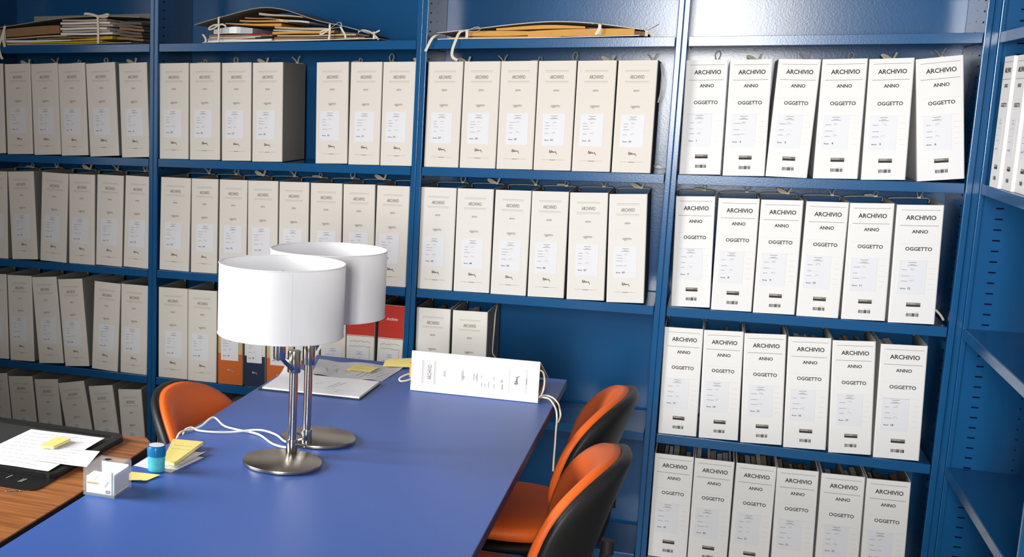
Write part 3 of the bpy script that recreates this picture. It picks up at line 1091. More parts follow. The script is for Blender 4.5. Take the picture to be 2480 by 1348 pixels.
# ------------------------------------------------------------------ binder lying on the table
def lying_binder():
    """half-empty binder on its side: the spine board stands up at the front, the upper board slopes down to the back"""
    t = thing('archive_binder', 'white half-empty binder lying on its side on the far end of the table', 'binder',
              (-.659, -.730, TT + .0006), (0, 0, R(1.0)), 'archive binders on the shelves')
    L, H, D, th = .3445, .1145, .262, .003
    b = MB()
    prof = [(D, 0), (.003, 0), (.0008, .0008), (0, .003), (.001, H - .003), (.003, H - .0006), (.006, H - .0004), (D, .018), (D, .015), (.008, H - .006), (.004, H - .006), (.0032, .0032), (D, .003)]
    n = len(prof)
    v = [(0, y, z) for y, z in prof] + [(L, y, z) for y, z in prof]
    f = [(i, (i + 1) % n, n + (i + 1) % n, n + i) for i in range(n)]
    b.add(v, f[:7], M['white_board']); b.add(v, f[7:], M['inner_board'])
    for o in (0, n):
        b.add([v[o + i] for i in range(n)], [(1, 2, 3, 11), (3, 4, 10, 11), (4, 5, 6, 9, 10), (6, 7, 8, 9), (0, 1, 11, 12)], M['white_board'])
    b.obj('cover', t)
    b = MB()
    b.box(.006, L - .006, .02, D - .01, .0034, .009, M['paper_grey'])
    b.add([(.006, .01, .0092), (L - .006, .01, .0092), (L - .006, D - .03, .0092), (.006, D - .03, .0092), (.006, .01, .05), (L - .006, .01, .05), (L - .006, D - .03, .014), (.006, D - .03, .014)],
          [(0, 3, 2, 1), (4, 5, 6, 7), (0, 1, 5, 4), (1, 2, 6, 5), (2, 3, 7, 6), (3, 0, 4, 7)], M['paper_dark'])
    b.obj('papers', t)
    b = MB(); b.box(-.007, .03, .012, .05, .035, .075, M['paper_manila']); b.obj('folder_edge', t)
    # spine print turned a quarter: reads upwards, its head at the left
    holder = put('spine_lettering', print_narrow(H), t)
    holder.rotation_euler = (0, R(-90), 0); holder.location = (L, 0, 0)
    mk = put('maker_logo', mark_mesh(H), t); mk.rotation_euler = (0, R(-90), 0); mk.location = (L, 0, 0)
    st = put('label', sticker_mesh(.068, .1), t)
    st.rotation_euler = (0, R(-90), 0); st.location = (L - BH * .228, -.0001, .022)
    lp = put('label_lettering', label_print(71, False, False), st); lp.location = (0, -.0003, 0)
    m = M['ribbon']
    def cord(pts, r=.0024):
        b = MB(); b.tube(pts, r, m, 8, 6); b.obj('tie_cord', t)
    cord([(L - .002, .02, .088), (L + .008, .015, .083), (L + .013, .01, .060), (L + .011, .008, .035), (L + .004, .012, .018), (L - .004, .02, .012)])
    cord([(L - .004, .03, .010), (L + .012, .01, .016), (L + .030, -.01, .018), (L + .046, -.05, .013), (L + .0565, -.09, .006), (L + .0600, -.105, -.012), (L + .0600, -.112, -.040), (L + .062, -.135, -.075), (L + .061, -.13, -.108), (L + .062, -.14, -.142)])
    cord([(L - .004, .025, .012), (L + .014, .02, .020), (L + .036, .0, .021), (L + .054, -.03, .014), (L + .0625, -.06, .004), (L + .066, -.075, -.010), (L + .062, -.095, -.022)], .0022)
    cord([(.004, .03, .040), (-.010, .02, .042), (-.026, .0, .036), (-.030, -.01, .030), (-.022, -.015, .027), (-.006, -.004, .030), (.004, .01, .034)])
lying_binder()

# ------------------------------------------------------------------ papers on the blue table
def quad_grid(c, nu, nv, fz):
    """c = four corners (x,y) in order; fz(u,v) -> z"""
    g = []
    for j in range(nv + 1):
        v = j / nv
        row = []
        for i in range(nu + 1):
            u = i / nu
            a = Vector(c[0]).lerp(Vector(c[1]), u); d = Vector(c[3]).lerp(Vector(c[2]), u)
            p = a.lerp(d, v)
            row.append((p.x, p.y, fz(u, v)))
        g.append(row)
    return g

def flat_lines(b, c, rows, m, z, seed, slant=True):
    """thin printed or written lines on a sheet with corners c"""
    rnd = random.Random(seed)
    for (u0, u1, v0, v1, wd) in rows:
        def P(u, v):
            a = Vector(c[0]).lerp(Vector(c[1]), u); d = Vector(c[3]).lerp(Vector(c[2]), u)
            return a.lerp(d, v)
        p, q = P(u0, v0), P(u1, v1)
        d = (q - p)
        if d.length < 1e-6:
            continue
        n = Vector((-d.y, d.x)).normalized() * wd / 2
        zz = z if not callable(z) else None
        def Z(u, v):
            return z(u, v) if callable(z) else z
        b.add([(p.x - n.x, p.y - n.y, Z(u0, v0)), (q.x - n.x, q.y - n.y, Z(u1, v1)), (q.x + n.x, q.y + n.y, Z(u1, v1)), (p.x + n.x, p.y + n.y, Z(u0, v0))], [(0, 1, 2, 3)], m)

def pad_on_table():
    t = thing('paper_pad', 'open paper pad with dark green cover board and a curling top sheet', 'pad', (0, 0, 0))
    c = [(-1.046, -.916), (-.757, -.905), (-.752, -.700), (-1.040, -.700)]
    b = MB(); b.prism(c, TT + .0006, TT + .0032, M['green_black']); b.obj('cover_board', t)
    ci = [(-1.036, -.909), (-.760, -.899), (-.754, -.700), (-1.036, -.702)]
    b = MB(); b.prism(ci, TT + .0034, TT + .0075, M['paper']); b.obj('sheet_stack', t)
    f = lambda u, v: TT + .0084 + .0015 * math.sin(3 * u + 2 * v) ** 2 + .026 * max(0, (v - .62) / .38) ** 2 * max(0, (.30 - u) / .30) ** .9 + .004 * max(0, .12 - v) / .12 * 0
    b = MB(); b.sheet(quad_grid(ci, 18, 14, f), M['paper']); b.obj('top_sheet', t)
    b = MB()
    g = lambda u, v: f(u, v) + .0005
    flat_lines(b, ci, [(.60, .66, .35, .70, .0012), (.64, .71, .35, .72, .0012), (.44, .50, .42, .60, .0009), (.72, .74, .08, .22, .0009), (.40, .92, .27, .24, .0006)], M['ink_mid'], g, 1)
    b.obj('handwriting', t)
    return t
pad_on_table()

def crumpled_sheet():
    t = thing('paper_sheet', 'crumpled grey sheet with faint writing near the far table edge', 'paper', (0, 0, 0))
    c = [(-.968, -.668), (-.757, -.664), (-.742, -.452), (-1.005, -.470)]
    f = lambda u, v: TT + .0022 + .0016 * math.sin(9 * u + 3 * v) + .0012 * math.sin(17 * u - 5 * v) + .004 * max(0, v - .8) * 5 * (.5 + .5 * math.sin(14 * u))
    b = MB(); b.sheet(quad_grid(c, 26, 16, lambda u, v: max(f(u, v), TT + .0012)), M['paper_grey']); b.obj('sheet', t)
    g = lambda u, v: max(f(u, v), TT + .0012) + .0006
    b = MB(); rnd = random.Random(4); L = []
    for k in range(16):
        u = rnd.uniform(.08, .5); v = rnd.uniform(.3, .85)
        L.append((u, u + rnd.uniform(.01, .04), v, v + rnd.uniform(-.16, .16), .0009))
    for k in range(5):
        u = .6 + .07 * k
        L.append((u, u + .05, rnd.uniform(.1, .2), rnd.uniform(.45, .62), .0011))
    flat_lines(b, c, L, M['ink_mid'], g, 2)
    b.obj('handwriting', t)
    return t
crumpled_sheet()

def sticky(c, z, label, name='sticky_note', curl=None, pad=0.0, lines=3, seed=3, group='yellow sticky notes'):
    t = thing(name, label, 'note', (0, 0, 0), (0, 0, 0), group)
    f = curl or (lambda u, v: z + .0010 + pad)
    if pad > 0:
        b = MB(); b.prism(c, z + .0004, z + pad, M['note_edge']); b.obj('pad_body', t)
    b = MB(); b.sheet(quad_grid(c, 10, 10, f), M['note'], .0005); b.obj('top_leaf', t)
    b = MB(); rnd = random.Random(seed); L = []
    for k in range(lines):
        v = .72 - .16 * k
        u = .15
        while u < .8:
            d = rnd.uniform(.06, .16)
            L.append((u, u + d, v + rnd.uniform(-.02, .02), v + rnd.uniform(-.02, .02), .0009)); u += d + .04
    if lines:
        flat_lines(b, c, L, M['ink_mid'], lambda u, v: f(u, v) + .0004, seed)
        b.obj('handwriting', t)
    return t
sticky([(-.886, -.578), (-.812, -.586), (-.806, -.510), (-.880, -.500)], TT + .006, 'yellow note lying on the crumpled grey sheet at the far end')
def folded_note():
    t = thing('sticky_note', 'folded yellow note standing at the far right corner of the grey sheet', 'note', (0, 0, 0), (0, 0, 0), 'yellow sticky notes')
    z = TT + .0075
    b = MB()
    A = Vector((-.800, -.478, z)); B = Vector((-.722, -.455, z)); Cc = Vector((-.715, -.395, z)); D = Vector((-.793, -.418, z))
    b.sheet([[A, B], [A + Vector((.0, .03, .010)), B + Vector((0, .03, .012))], [D + Vector((0, 0, .010)), Cc + Vector((0, 0, .016))]], M['note'], .0005)
    b.obj('upper_leaf', t)
    b = MB()
    b.sheet([[A - Vector((0, .004, .001)), B - Vector((0, .004, .001))], [D - Vector((0, 0, .001)), Cc - Vector((0, 0, .001))]], M['note_edge'], .0005)
    b.obj('lower_leaf', t)
folded_note()

# notes by the pencil sharpener
def loose_sheet(name, label, c, z, seed, m='paper', curl=0.0, lines=0, cat='paper', group=None):
    t = thing(name, label, cat, (0, 0, 0), (0, 0, 0), group)
    f = lambda u, v: z + .0008 + .0006 * math.sin(5 * u + seed) ** 2 + curl * max(0, u - .6) ** 2 * 6
    b = MB(); b.sheet(quad_grid(c, 14, 12, f), M[m], .0005); b.obj('sheet', t)
    if lines:
        rnd = random.Random(seed); L = []
        for k in range(lines):
            v = .9 - .8 * k / max(1, lines - 1)
            u = rnd.uniform(.05, .1)
            e = rnd.uniform(.4, .85)
            while u < e:
                d = rnd.uniform(.03, .1)
                L.append((u, u + d, v + rnd.uniform(-.008, .008), v + rnd.uniform(-.008, .008), .0008)); u += d + .02
        b = MB(); flat_lines(b, c, L, M['ink_mid'], lambda u, v: f(u, v) + .0004, seed); b.obj('handwriting', t)
    return t
loose_sheet('paper_sheet', 'white sheet lying under the yellow note pad by the sharpener', [(-1.052, -1.715), (-.958, -1.722), (-.936, -1.585), (-1.050, -1.60)], TT, 1)
loose_sheet('paper_sheet', 'small white slip sticking out under the right side of the yellow note pad', [(-1.005, -1.690), (-.952, -1.690), (-.939, -1.560), (-.985, -1.56)], TT + .002, 2, curl=.006)
sticky([(-.993, -1.690), (-.961, -1.698), (-.967, -1.515), (-1.040, -1.525)], TT + .0075, 'thick yellow note pad behind the blue pencil sharpener', 'note_pad', pad=.007, lines=2, seed=8)
sticky([(-1.033, -1.823), (-.985, -1.822), (-.968, -1.757), (-1.033, -1.765)], TT,
       'single curled yellow note between clip box and blue sharpener', curl=lambda u, v: TT + .0012 + .010 * max(0, .45 - v) ** 2 * 4 * u + .003 * v, lines=0)

# ------------------------------------------------------------------ pencil sharpener
def sharpener():
    t = thing('pencil_sharpener', 'round blue translucent pencil sharpener with darker blue cap', 'sharpener', (-.991, -1.726, TT + .0022))
    k = 1.0
    b = MB()
    b.lathe([(0, 0), (.0178, 0), (.0190, .0015), (.0196, .034), (.0180, .034), (.0174, .003), (0, .003)], M['blue_clear'], 36)
    b.obj('container', t)
    b = MB()
    b.lathe([(.0205, .0345), (.0208, .036), (.0208, .0525), (.0195, .0555), (.012, .0570), (0, .0573), ], M['blue_cap'], 36)
    b.lathe([(0, .0345), (.0205, .0345)], M['blue_cap'], 36)
    b.obj('cap', t)
    b = MB(); b.lathe([(0, .0575), (.0165, .0572), (.0168, .0580), (0, .0584)], M['white_plastic'], 28); b.obj('cap_disc', t)
    b = MB()
    v = []; f = []
    for i in range(9):
        for j in range(24):
            a = 2 * math.pi * j / 24; r = .0165 * i / 8
            v.append((r * math.cos(a), r * math.sin(a), .013 + .006 * math.sin(2.2 * a) * (i / 8) + .004 * math.cos(5 * i)))
    for i in range(8):
        for j in range(24):
            f.append((i * 24 + j, i * 24 + (j + 1) % 24, i * 24 + 24 + (j + 1) % 24, i * 24 + 24 + j))
    b.add(v, f, M['note_edge'], True)
    b.obj('shavings', t)['label'] = 'pale shavings inside the container'
sharpener()

# ------------------------------------------------------------------ clip box
def clip_box():
    t = thing('clip_box', 'square clear acrylic box with a printed label, on the table corner by the desk', 'box', (-1.0265, -1.894, TT + .0004), (0, 0, R(1.5)))
    h, w = .058, .0355
    b = MB(); th = .0022
    b.bbox(-w, w, -.043, -.043 + th, 0, h, M['acrylic'], .0006, 1)
    b.bbox(-w, w, .043 - th, .043, 0, h, M['acrylic'], .0006, 1)
    b.bbox(-w, -w + th, -.043 + th, .043 - th, 0, h, M['acrylic'], .0006, 1)
    b.bbox(w - th, w, -.043 + th, .043 - th, 0, h, M['acrylic'], .0006, 1)
    b.bbox(-w + th, w - th, -.043 + th, .043 - th, 0, th, M['acrylic'], .0006, 1)
    b.obj('box_walls', t)
    b = MB(); b.bbox(-w, w, -.043, .043, h + .0004, h + .0034, M['acrylic'], .0008, 1); b.obj('lid', t)
    b = MB()
    b.lathe([(0, 0), (.0075, .0002), (.0078, .0012), (.006, .002), (0, .0022)], M['brushed'], 28, Matrix.Translation((-.006, .016, h + .0036)))
    b.obj('thumb_hole', t)['label'] = 'round grey opening in the lid'
    # paper insert on the front wall, inside
    b = MB()
    cp = [(-w + .0065, .006), (w - .0085, .006), (w - .0085, h - .006), (-w + .024, h - .004), (-w + .012, h - .014), (-w + .0065, h - .017)]
    b.add([(x, -.0404, z) for x, z in cp] + [(x, -.0400, z) for x, z in cp], [(0, 1, 2, 3, 4, 5), (11, 10, 9, 8, 7, 6)] + [(i, (i + 1) % 6, 6 + (i + 1) % 6, 6 + i) for i in range(6)], M['paper'])
    ins = b.obj('label_card', t)
    k = Ink(0)
    k.e = .0406
    k.rect(-w + .008, -w + .034, .0245, .0295, M['note'])
    rnd = random.Random(6)
    x = -w + .009
    while x < -w + .033:
        k.rect(x, x + .0018, .0258, .0284, M['ink_mid'], .0001); x += .0028
    k.rect(w - .0205, w - .0105, .0085, .0145, M['ink'])
    k.stroke([(w - .0195, .0100), (w - .0180, .0130), (w - .0165, .0100), (w - .0160, .0130), (w - .0142, .0122), (w - .0155, .0112), (w - .0140, .0100), (w - .0130, .0130), (w - .0115, .0100)], .0007, M['ink_white'], .0001)
    k.stroke([(w - .023, .022), (w - .0155, .034), (w - .0135, .0325), (w - .0205, .0215), (w - .0222, .0235), (w - .0165, .0318)], .0006, M['ink_mid'], .0001)
    k.stroke([(-.012, .033), (.001, .047)], .0004, M['ink_mid'], .0001)
    k.b.obj('label_lettering', ins)
    b = MB()
    b.box(-w + .0025, w - .0025, -.0405, -.0399, .0024, .0055, M['green_strip'])
    b.box(w - .0075, w - .0045, -.0405, -.0399, .0060, h - .004, M['green_strip'])
    b.box(-w + .0025, -w + .0050, -.0405, -.0399, .0060, h - .010, M['green_strip'])
    b.obj('frame_strip', ins)
    b = MB(); b.box(-w + .004, w - .004, -.036, .0395, .0028, .0050, M['paper']); b.box(-w + .004, w - .0052, .0386, .0394, .0052, .050, M['paper'])
    b.box(w - .0050, w - .0044, -.036, .0394, .0052, .047, M['paper'])
    b.obj('paper_lining', t)
clip_box()

# ------------------------------------------------------------------ things on the brown desk
def desk_pad():
    t = thing('desk_pad', 'black leatherette desk pad with raised rim on the brown desk', 'desk pad', (0, 0, 0))
    z = DT
    def rr(x0, x1, y0, y1, r):
        pts = []
        for cx, cy, a0 in ((x1 - r, y1 - r, 0), (x0 + r, y1 - r, 90), (x0 + r, y0 + r, 180), (x1 - r, y0 + r, 270)):
            for i in range(7):
                a = R(a0 + 90 * i / 6)
                pts.append((cx + r * math.cos(a), cy + r * math.sin(a)))
        return pts
    x0, x1, y0, y1 = -1.78, -1.163, -1.962, -1.520
    b = MB(); b.prism(rr(x0, x1, y0, y1, .028), z + .0004, z + .003, M['black_leather']); b.obj('base_sheet', t)
    b = MB(); b.prism(rr(x0 + .02, x1 - .006, y0 + .095, y1 - .006, .02), z + .0032, z + .0075, M['black_pad']); b.obj('writing_surface', t)
    b = MB()
    o = rr(x0 + .012, x1 - .001, y0 + .085, y1 - .001, .026)
    i = rr(x0 + .028, x1 - .016, y0 + .101, y1 - .030, .014)
    n = len(o)
    v = [(p[0], p[1], z + .0035) for p in o] + [(p[0], p[1], z + .0125) for p in o] + [(p[0], p[1], z + .0125) for p in i] + [(p[0], p[1], z + .0078) for p in i]
    f = []
    for k in range(n):
        q = (k + 1) % n
        for L in range(3):
            f.append((L * n + k, L * n + q, L * n + n + q, L * n + n + k))
    b.add(v, f, M['black_leather'], False)
    b.obj('raised_rim', t)
    b = MB()
    for (x, y) in ((-1.262, -1.902), (-1.226, -1.913), (-1.221, -1.911)):
        b.add([(x, y - .012, z + .0034), (x + .0015, y - .012, z + .0034), (x + .004, y + .012, z + .0034), (x + .0025, y + .012, z + .0034)], [(0, 1, 2, 3)], M['ink_white'])
    b.obj('embossed_marks', t)
desk_pad()
ZP = DT + .0135
loose_sheet('paper_sheet', 'large white sheet with handwriting on the black desk pad', [(-1.39, -1.868), (-1.186, -1.862), (-1.194, -1.578), (-1.388, -1.590)], ZP, 5, lines=9)
loose_sheet('paper_sheet', 'white sheet with boxed handwriting overhanging the desk pad', [(-1.262, -1.812), (-1.122, -1.806), (-1.150, -1.688), (-1.258, -1.70)], ZP + .002, 6, lines=5)
sticky([(-1.287, -1.726), (-1.252, -1.722), (-1.248, -1.648), (-1.283, -1.646)], ZP + .0035, 'small yellow note pad on the white sheets over the desk pad', 'note_pad', pad=.006, lines=0)
def clip(loc, a):
    t = MB()
    m = Matrix.Translation(loc) @ Matrix.Rotation(a, 4, 'Z')
    pts = [(-.012, .003, 0), (.010, .003, 0), (.013, 0, 0), (.010, -.003, 0), (-.013, -.003, 0), (-.016, -.0003, 0), (-.013, .0018, .0003), (.006, .0018, .0006), (.008, 0, .0004), (.006, -.0018, .0003), (-.009, -.0018, 0)]
    t.tube([m @ Vector(p) for p in pts], .0005, M['steel_clip'], 6, 4)
    tag(t.obj('paper_clip'), 'wire paper clip lying on the bare brown desk', 'paper clip')
clip((-1.205, -1.976, DT + .0008), R(22))

# ------------------------------------------------------------------ tied folders on the top shelf
ZS = LV[1] + 0.0009
def layered(name, par, x0, x1, zl, zr, thl, thr, y0, y1, m, bulge=0.0, wav=.0008, seed=0, n=10):
    """a packet of paper: x from x0 to x1, its underside from zl to zr, thickness thl..thr, slightly wavy"""
    rnd = random.Random(seed)
    b = MB(); v = []; f = []
    ph = rnd.uniform(0, 6)
    for i in range(n + 1):
        u = i / n
        x = x0 + (x1 - x0) * u
        zb = zl + (zr - zl) * u + wav * math.sin(7 * u + ph)
        th = thl + (thr - thl) * u + bulge * math.sin(math.pi * u)
        yf = y0 + .002 * math.sin(9 * u + ph)
        for yy, zz in ((yf, zb), (yf, zb + th), (y1, zb + th), (y1, zb)):
            v.append((x, yy, zz))
    for i in range(n):
        for k in range(4):
            q = (k + 1) % 4
            f.append((i * 4 + k, i * 4 + q, i * 4 + 4 + q, i * 4 + 4 + k))
    f.append((3, 2, 1, 0)); f.append([n * 4 + k for k in range(4)])
    b.add(v, f, m, False)
    return b.obj(name, par)

def bow(par, x, z0, z1, y, loops, w=.008, tail=None):
    """cotton tape round the packet with a bow; local front face at y"""
    b = MB(); m = M['ribbon']
    b.strip([(x - .002, y + .05, z1 + .001), (x, y - .001, z1 + .001), (x + .001, y - .003, (z0 + z1) / 2), (x, y - .001, z0 + .001)], Vector((1, .02, 0)), w, m)
    b.obj('tape', par)
    b = MB()
    for pts, sd in loops:
        b.strip([(x + p[0], y + p[1], p[2]) for p in pts], Vector(sd), w, m)
    b.obj('bow', par)

def folder_two():
    t = thing('document_folder', 'bulging tied folder with peaked cardboard cover, above the lamps', 'folder', (0, 0, 0), (0, 0, 0), 'tied document folders on the top shelf')
    y0, y1 = .022, .285
    z = ZS + .0006
    layered('bottom_cover', t, -1.618, -.985, z, z + .006, .0022, .0022, y0, y1, M['paper'], seed=1)
    # top cover in two slopes
    b = MB()
    prof = [(-1.648, z + .062), (-1.53, z + .091), (-1.405, z + .1155), (-1.31, z + .106), (-1.20, z + .070), (-1.09, z + .045), (-1.012, z + .022)]
    P = smooth_path([(p[0], 0, p[1]) for p in prof], 4)
    v = []; f = []
    for p in P:
        for yy, dz in ((y0 - .004, 0), (y0 - .004, .0026), (y1, .0026), (y1, 0)):
            v.append((p.x, yy, p.z + dz))
    for i in range(len(P) - 1):
        for k in range(4):
            q = (k + 1) % 4
            f.append((i * 4 + k, i * 4 + q, i * 4 + 4 + q, i * 4 + 4 + k))
    f.append((3, 2, 1, 0)); f.append([(len(P) - 1) * 4 + k for k in range(4)])
    b.add(v, f, M['linen']); b.obj('top_cover', t)
    Y = y0 + .006
    A = lambda nm, *a, **k: layered(nm, t, *a, **k)
    A('paper_packet', -1.598, -1.36, z + .003, z + .006, .006, .006, Y, y1 - .02, M['paper'], seed=2)
    A('paper_packet', -1.60, -1.42, z + .010, z + .013, .0045, .0045, Y, y1 - .02, M['paper_buff'], seed=3)
    A('paper_packet', -1.595, -1.40, z + .016, z + .018, .0035, .0035, Y, y1 - .02, M['paper_grey'], seed=4)
    A('paper_packet', -1.596, -1.36, z + .020, z + .021, .008, .006, Y + .004, y1 - .02, M['paper_brown'], seed=5)
    A('plastic_sleeve', -1.575, -1.43, z + .031, z + .031, .016, .018, Y - .004, y1 - .03, M['plastic_clear'], bulge=.006, seed=6)
    A('red_packet', -1.44, -1.372, z + .024, z + .024, .005, .003, Y - .002, y1 - .05, M['paper_red'], seed=7)
    A('manila_envelope', -1.535, -1.325, z + .064, z + .052, .003, .010, Y, y1 - .02, M['paper_manila'], seed=8)
    A('manila_envelope', -1.48, -1.30, z + .072, z + .066, .005, .006, Y, y1 - .02, M['paper_manila'], seed=9)
    A('paper_packet', -1.46, -1.33, z + .082, z + .075, .005, .004, Y, y1 - .02, M['paper_brown'], seed=10)
    A('paper_packet', -1.41, -1.25, z + .093, z + .082, .008, .003, Y + .003, y1 - .02, M['paper_buff'], seed=11)
    A('paper_packet', -1.345, -1.225, z + .073, z + .062, .006, .006, Y, y1 - .03, M['paper_grey'], seed=12)
    A('paper_packet', -1.35, -1.16, z + .046, z + .036, .006, .008, Y, y1 - .02, M['paper_buff'], seed=13)
    A('paper_packet', -1.355, -1.14, z + .038, z + .030, .004, .004, Y, y1 - .02, M['paper_grey'], seed=14)
    A('manila_envelope', -1.355, -1.135, z + .026, z + .028, .0085, .008, Y - .006, y1 - .03, M['paper_manila'], seed=15)
    A('paper_packet', -1.34, -1.06, z + .018, z + .018, .005, .005, Y, y1 - .02, M['paper_buff'], seed=16)
    A('paper_packet', -1.35, -1.03, z + .011, z + .010, .005, .004, Y, y1 - .02, M['paper_brown'], seed=17)
    A('paper_packet', -1.35, -1.05, z + .004, z + .006, .005, .003, Y, y1 - .02, M['paper_buff'], seed=18)
    A('paper_packet', -1.12, -1.02, z + .024, z + .016, .010, .004, Y + .02, y1 - .02, M['paper_dark'], seed=19)
    bow(t, -1.553, z + .001, z + .087, y0 - .006, [
        ([(0, -.002, z + .062), (-.018, -.006, z + .060), (-.036, -.008, z + .050), (-.028, -.006, z + .046), (-.010, -.004, z + .054), (0, -.003, z + .060)], (0, .5, 1)),
        ([(0, -.002, z + .060), (.014, -.006, z + .063), (.026, -.008, z + .058), (.030, -.008, z + .052)], (0, .5, 1)),
        ([(-.062, .0, z + .030), (-.052, -.004, z + .020), (-.046, -.006, z + .008), (-.050, -.007, z + .003)], (1, .3, 0))], .0065)
    bow(t, -1.148, z + .002, z + .056, y0 - .006, [
        ([(0, -.002, z + .040), (.018, -.006, z + .052), (.034, -.008, z + .062), (.042, -.008, z + .056), (.040, -.007, z + .046), (.020, -.004, z + .044), (0, -.002, z + .040)], (.2, 1, .2)),
        ([(0, -.002, z + .040), (-.020, -.006, z + .036), (-.032, -.008, z + .028), (-.026, -.007, z + .023), (-.012, -.005, z + .032), (0, -.003, z + .040)], (.2, .6, 1)),
        ([(.038, -.006, z + .048), (.046, -.008, z + .034), (.056, -.010, z + .020), (.058, -.010, z + .008)], (1, .3, 0)),
        ([(0, -.003, z + .038), (.001, -.006, z + .022), (-.001, -.008, z + .004)], (1, 0, 0))], .0065)
    bow(t, -1.005, z + .004, z + .030, y0 + .03, [
        ([(0, -.004, z + .024), (-.018, -.006, z + .032), (-.040, -.004, z + .036), (-.055, .0, z + .030)], (.2, .6, 1)),
        ([(0, -.004, z + .024), (.012, -.008, z + .030), (.022, -.010, z + .034)], (0, .6, 1)),
        ([(0, -.004, z + .022), (.012, -.010, z + .012), (.020, -.012, z + .004)], (1, .3, 0))], .0065)
folder_two()

def folder_three():
    t = thing('document_folder', 'flat tied folder of manila envelopes on the top shelf, its tape hanging down', 'folder', (0, 0, 0), (0, 0, 0), 'tied document folders on the top shelf')
    y0, y1 = .022, .285
    z = ZS + .0006
    layered('bottom_cover', t, -.785, -.170, z, z + .003, .0022, .0022, y0 - .003, y1, M['paper'], seed=1)
    b = MB()
    prof = [(-.785, z + .0205), (-.66, z + .032), (-.54, z + .044), (-.42, z + .050), (-.30, z + .042), (-.20, z + .027), (-.160, z + .021)]
    P = smooth_path([(p[0], 0, p[1]) for p in prof], 4)
    v = []; f = []
    for p in P:
        for yy, dz in ((y0 - .004, 0), (y0 - .004, .0024), (y1, .0024), (y1, 0)):
            v.append((p.x, yy, p.z + dz))
    for i in range(len(P) - 1):
        for k in range(4):
            q = (k + 1) % 4
            f.append((i * 4 + k, i * 4 + q, i * 4 + 4 + q, i * 4 + 4 + k))
    f.append((3, 2, 1, 0)); f.append([(len(P) - 1) * 4 + k for k in range(4)])
    b.add(v, f, M['paper_grey']); b.obj('top_cover', t)
    Y = y0 + .003
    A = lambda nm, *a, **k: layered(nm, t, *a, **k)
    A('manila_envelope', -.748, -.40, z + .0032, z + .0045, .0035, .004, Y, y1 - .02, M['paper_manila'], seed=2)
    A('manila_envelope', -.690, -.43, z + .0095, z + .0105, .014, .006, Y - .002, y1 - .02, M['paper_manila'], bulge=.006, seed=3)
    A('manila_envelope', -.50, -.185, z + .0062, z + .006, .016, .018, Y - .002, y1 - .02, M['paper_manila'], bulge=.005, seed=4)
    A('manila_envelope', -.60, -.33, z + .028, z + .030, .006, .006, Y + .006, y1 - .02, M['paper_manila'], bulge=.006, seed=5)
    A('brown_packet', -.185, -.150, z + .004, z + .004, .016, .012, Y + .02, y1 - .04, M['paper_brown'], seed=6)
    bow(t, -.690, z + .001, z + .030, y0 - .006, [
        ([(0, -.002, z + .026), (.018, -.008, z + .034), (.036, -.010, z + .038), (.044, -.010, z + .030), (.030, -.008, z + .024), (0, -.003, z + .026)], (.1, 1, .3)),
        ([(0, -.002, z + .028), (-.020, -.012, z + .022), (-.030, -.026, z - .006), (-.038, -.030, z - .036), (-.037, -.028, z - .056), (-.022, -.024, z - .067)], (1, .2, 0)),
        ([(-.075, .02, z + .014), (-.09, -.01, z + .016), (-.105, -.026, z + .004), (-.118, -.028, z - .022), (-.126, -.026, z - .038)], (1, .2, .1))], .0085)
    bow(t, -.286, z + .008, z + .040, y0 - .006, [
        ([(0, -.002, z + .040), (-.012, -.004, z + .043), (-.020, .01, z + .042)], (0, 1, 0)),
        ([(0, -.003, z + .030), (-.004, -.006, z + .018), (-.010, -.007, z + .008)], (1, 0, 0))], .009)
    bow(t, -.152, z + .002, z + .022, y0 + .02, [
        ([(0, -.004, z + .018), (.012, -.004, z + .026), (.026, .0, z + .034), (.034, .004, z + .040)], (.3, 1, 0)),
        ([(0, -.004, z + .016), (.012, -.008, z + .010), (.024, -.006, z + .003)], (1, .3, 0))], .0085)
folder_three()

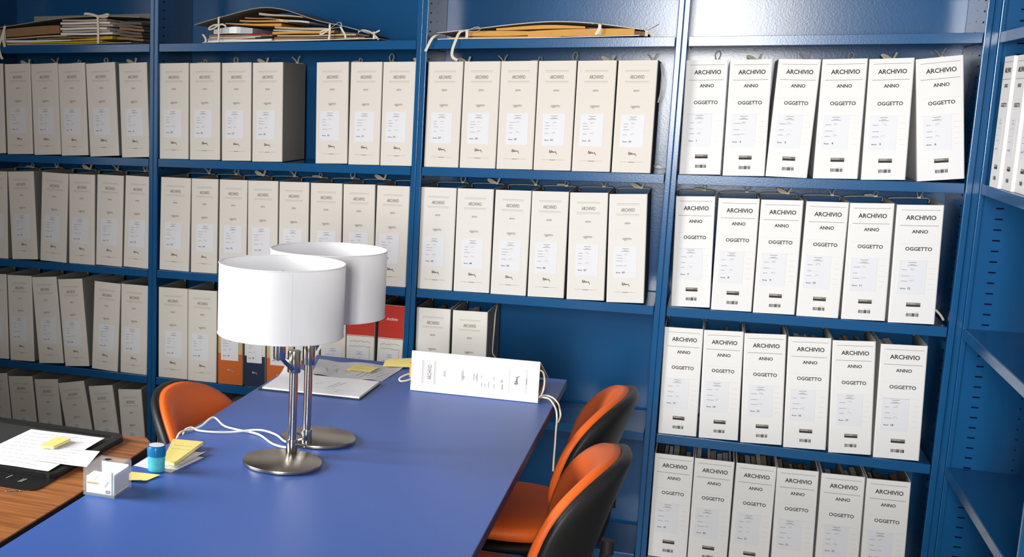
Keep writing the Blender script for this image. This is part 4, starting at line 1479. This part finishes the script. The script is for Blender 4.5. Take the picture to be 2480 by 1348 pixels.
def folder_one():
    t = thing('document_folder', 'thick tied folder of brown papers on the top shelf of the leftmost bay', 'folder', (0, 0, 0), (0, 0, 0), 'tied document folders on the top shelf')
    y0, y1 = .022, .275
    z = ZS + .0006
    layered('bottom_cover', t, -2.55, -1.90, z, z + .003, .0025, .0025, y0, y1, M['paper_grey'], seed=1)
    Y = y0 + .003
    A = lambda nm, *a, **k: layered(nm, t, *a, **k)
    A('yellow_envelope', -2.44, -2.02, z + .004, z + .008, .004, .006, Y - .002, y1 - .02, M['paper_yellow'], seed=2)
    A('yellow_envelope', -2.15, -1.975, z + .0145, z + .018, .004, .011, Y - .004, y1 - .03, M['paper_yellow'], seed=3)
    A('paper_packet', -2.54, -2.09, z + .010, z + .015, .011, .003, Y - .002, y1 - .02, M['paper'], seed=4)
    A('paper_packet', -2.45, -2.17, z + .023, z + .032, .004, .006, Y - .002, y1 - .02, M['paper_buff'], seed=5)
    A('paper_packet', -2.30, -2.00, z + .020, z + .027, .005, .005, Y + .004, y1 - .02, M['paper_brown'], seed=6)
    A('paper_packet', -2.54, -2.20, z + .028, z + .042, .026, .030, Y, y1 - .02, M['paper_brown'], bulge=.004, seed=7)
    for q in range(6):
        A('paper_packet', -2.195 + .006 * (q % 2), -1.975 - .012 * (q % 3), z + .036 + .0098 * q, z + .035 + .0098 * q, .0072, .0075, Y - .003 + .002 * (q % 2), y1 - .02, M['paper_buff'] if q % 2 else M['paper'], seed=8 + q)
    for q in range(6):
        A('paper_packet', -1.962 + .006 * (q % 2), -1.858 - .004 * (q % 3), z + .018 + .0115 * q, z + .010 + .0115 * q, .0095, .0085, Y + .012 + .004 * (q % 2), y1 - .03, M['paper_dark'] if q % 3 else M['paper_brown'], seed=20 + q)
    b = MB()
    prof = [(-2.55, z + .058), (-2.40, z + .074), (-2.28, z + .088), (-2.16, z + .098), (-2.0, z + .1), (-1.865, z + .093)]
    P = smooth_path([(p[0], 0, p[1]) for p in prof], 4)
    v = []; f = []
    for p in P:
        for yy, dz in ((y0 - .003, 0), (y0 - .003, .0026), (y1, .0026), (y1, 0)):
            v.append((p.x, yy, p.z + dz))
    for i in range(len(P) - 1):
        for k in range(4):
            q = (k + 1) % 4
            f.append((i * 4 + k, i * 4 + q, i * 4 + 4 + q, i * 4 + 4 + k))
    f.append((3, 2, 1, 0)); f.append([(len(P) - 1) * 4 + k for k in range(4)])
    b.add(v, f, M['linen']); b.obj('top_cover', t)
    bow(t, -2.032, z + .001, z + .102, y0 - .006, [
        ([(0, -.002, z + .100), (.020, -.006, z + .103), (.040, -.008, z + .107), (.046, -.007, z + .102), (.030, -.005, z + .098), (0, -.003, z + .100)], (.1, .5, 1)),
        ([(0, -.002, z + .100), (-.020, -.008, z + .107), (-.042, -.010, z + .111), (-.054, -.010, z + .110)], (.1, .5, 1))], .009)
    bow(t, -2.435, z + .001, z + .073, y0 - .006, [
        ([(.004, -.004, z + .072), (.000, -.010, z + .050), (.002, -.016, z + .020), (.010, -.022, z + .004), (.014, -.024, z - .006)], (1, .2, 0)),
        ([(.000, -.004, z + .060), (-.008, -.018, z + .020), (-.010, -.028, z - .006), (-.004, -.028, z - .036), (.004, -.026, z - .052)], (1, .2, 0))], .009)
folder_one()
# grey board leaning flat behind the first folder
b = MB()
b.bbox(-2.46, -1.83, .279, .2865, LV[1] + .001, LV[1] + .128, M['linen'], .002, 1)
o = b.obj('cardboard_sheet'); tag(o, 'grey cardboard sheet standing behind the folder in the leftmost bay', 'cardboard')
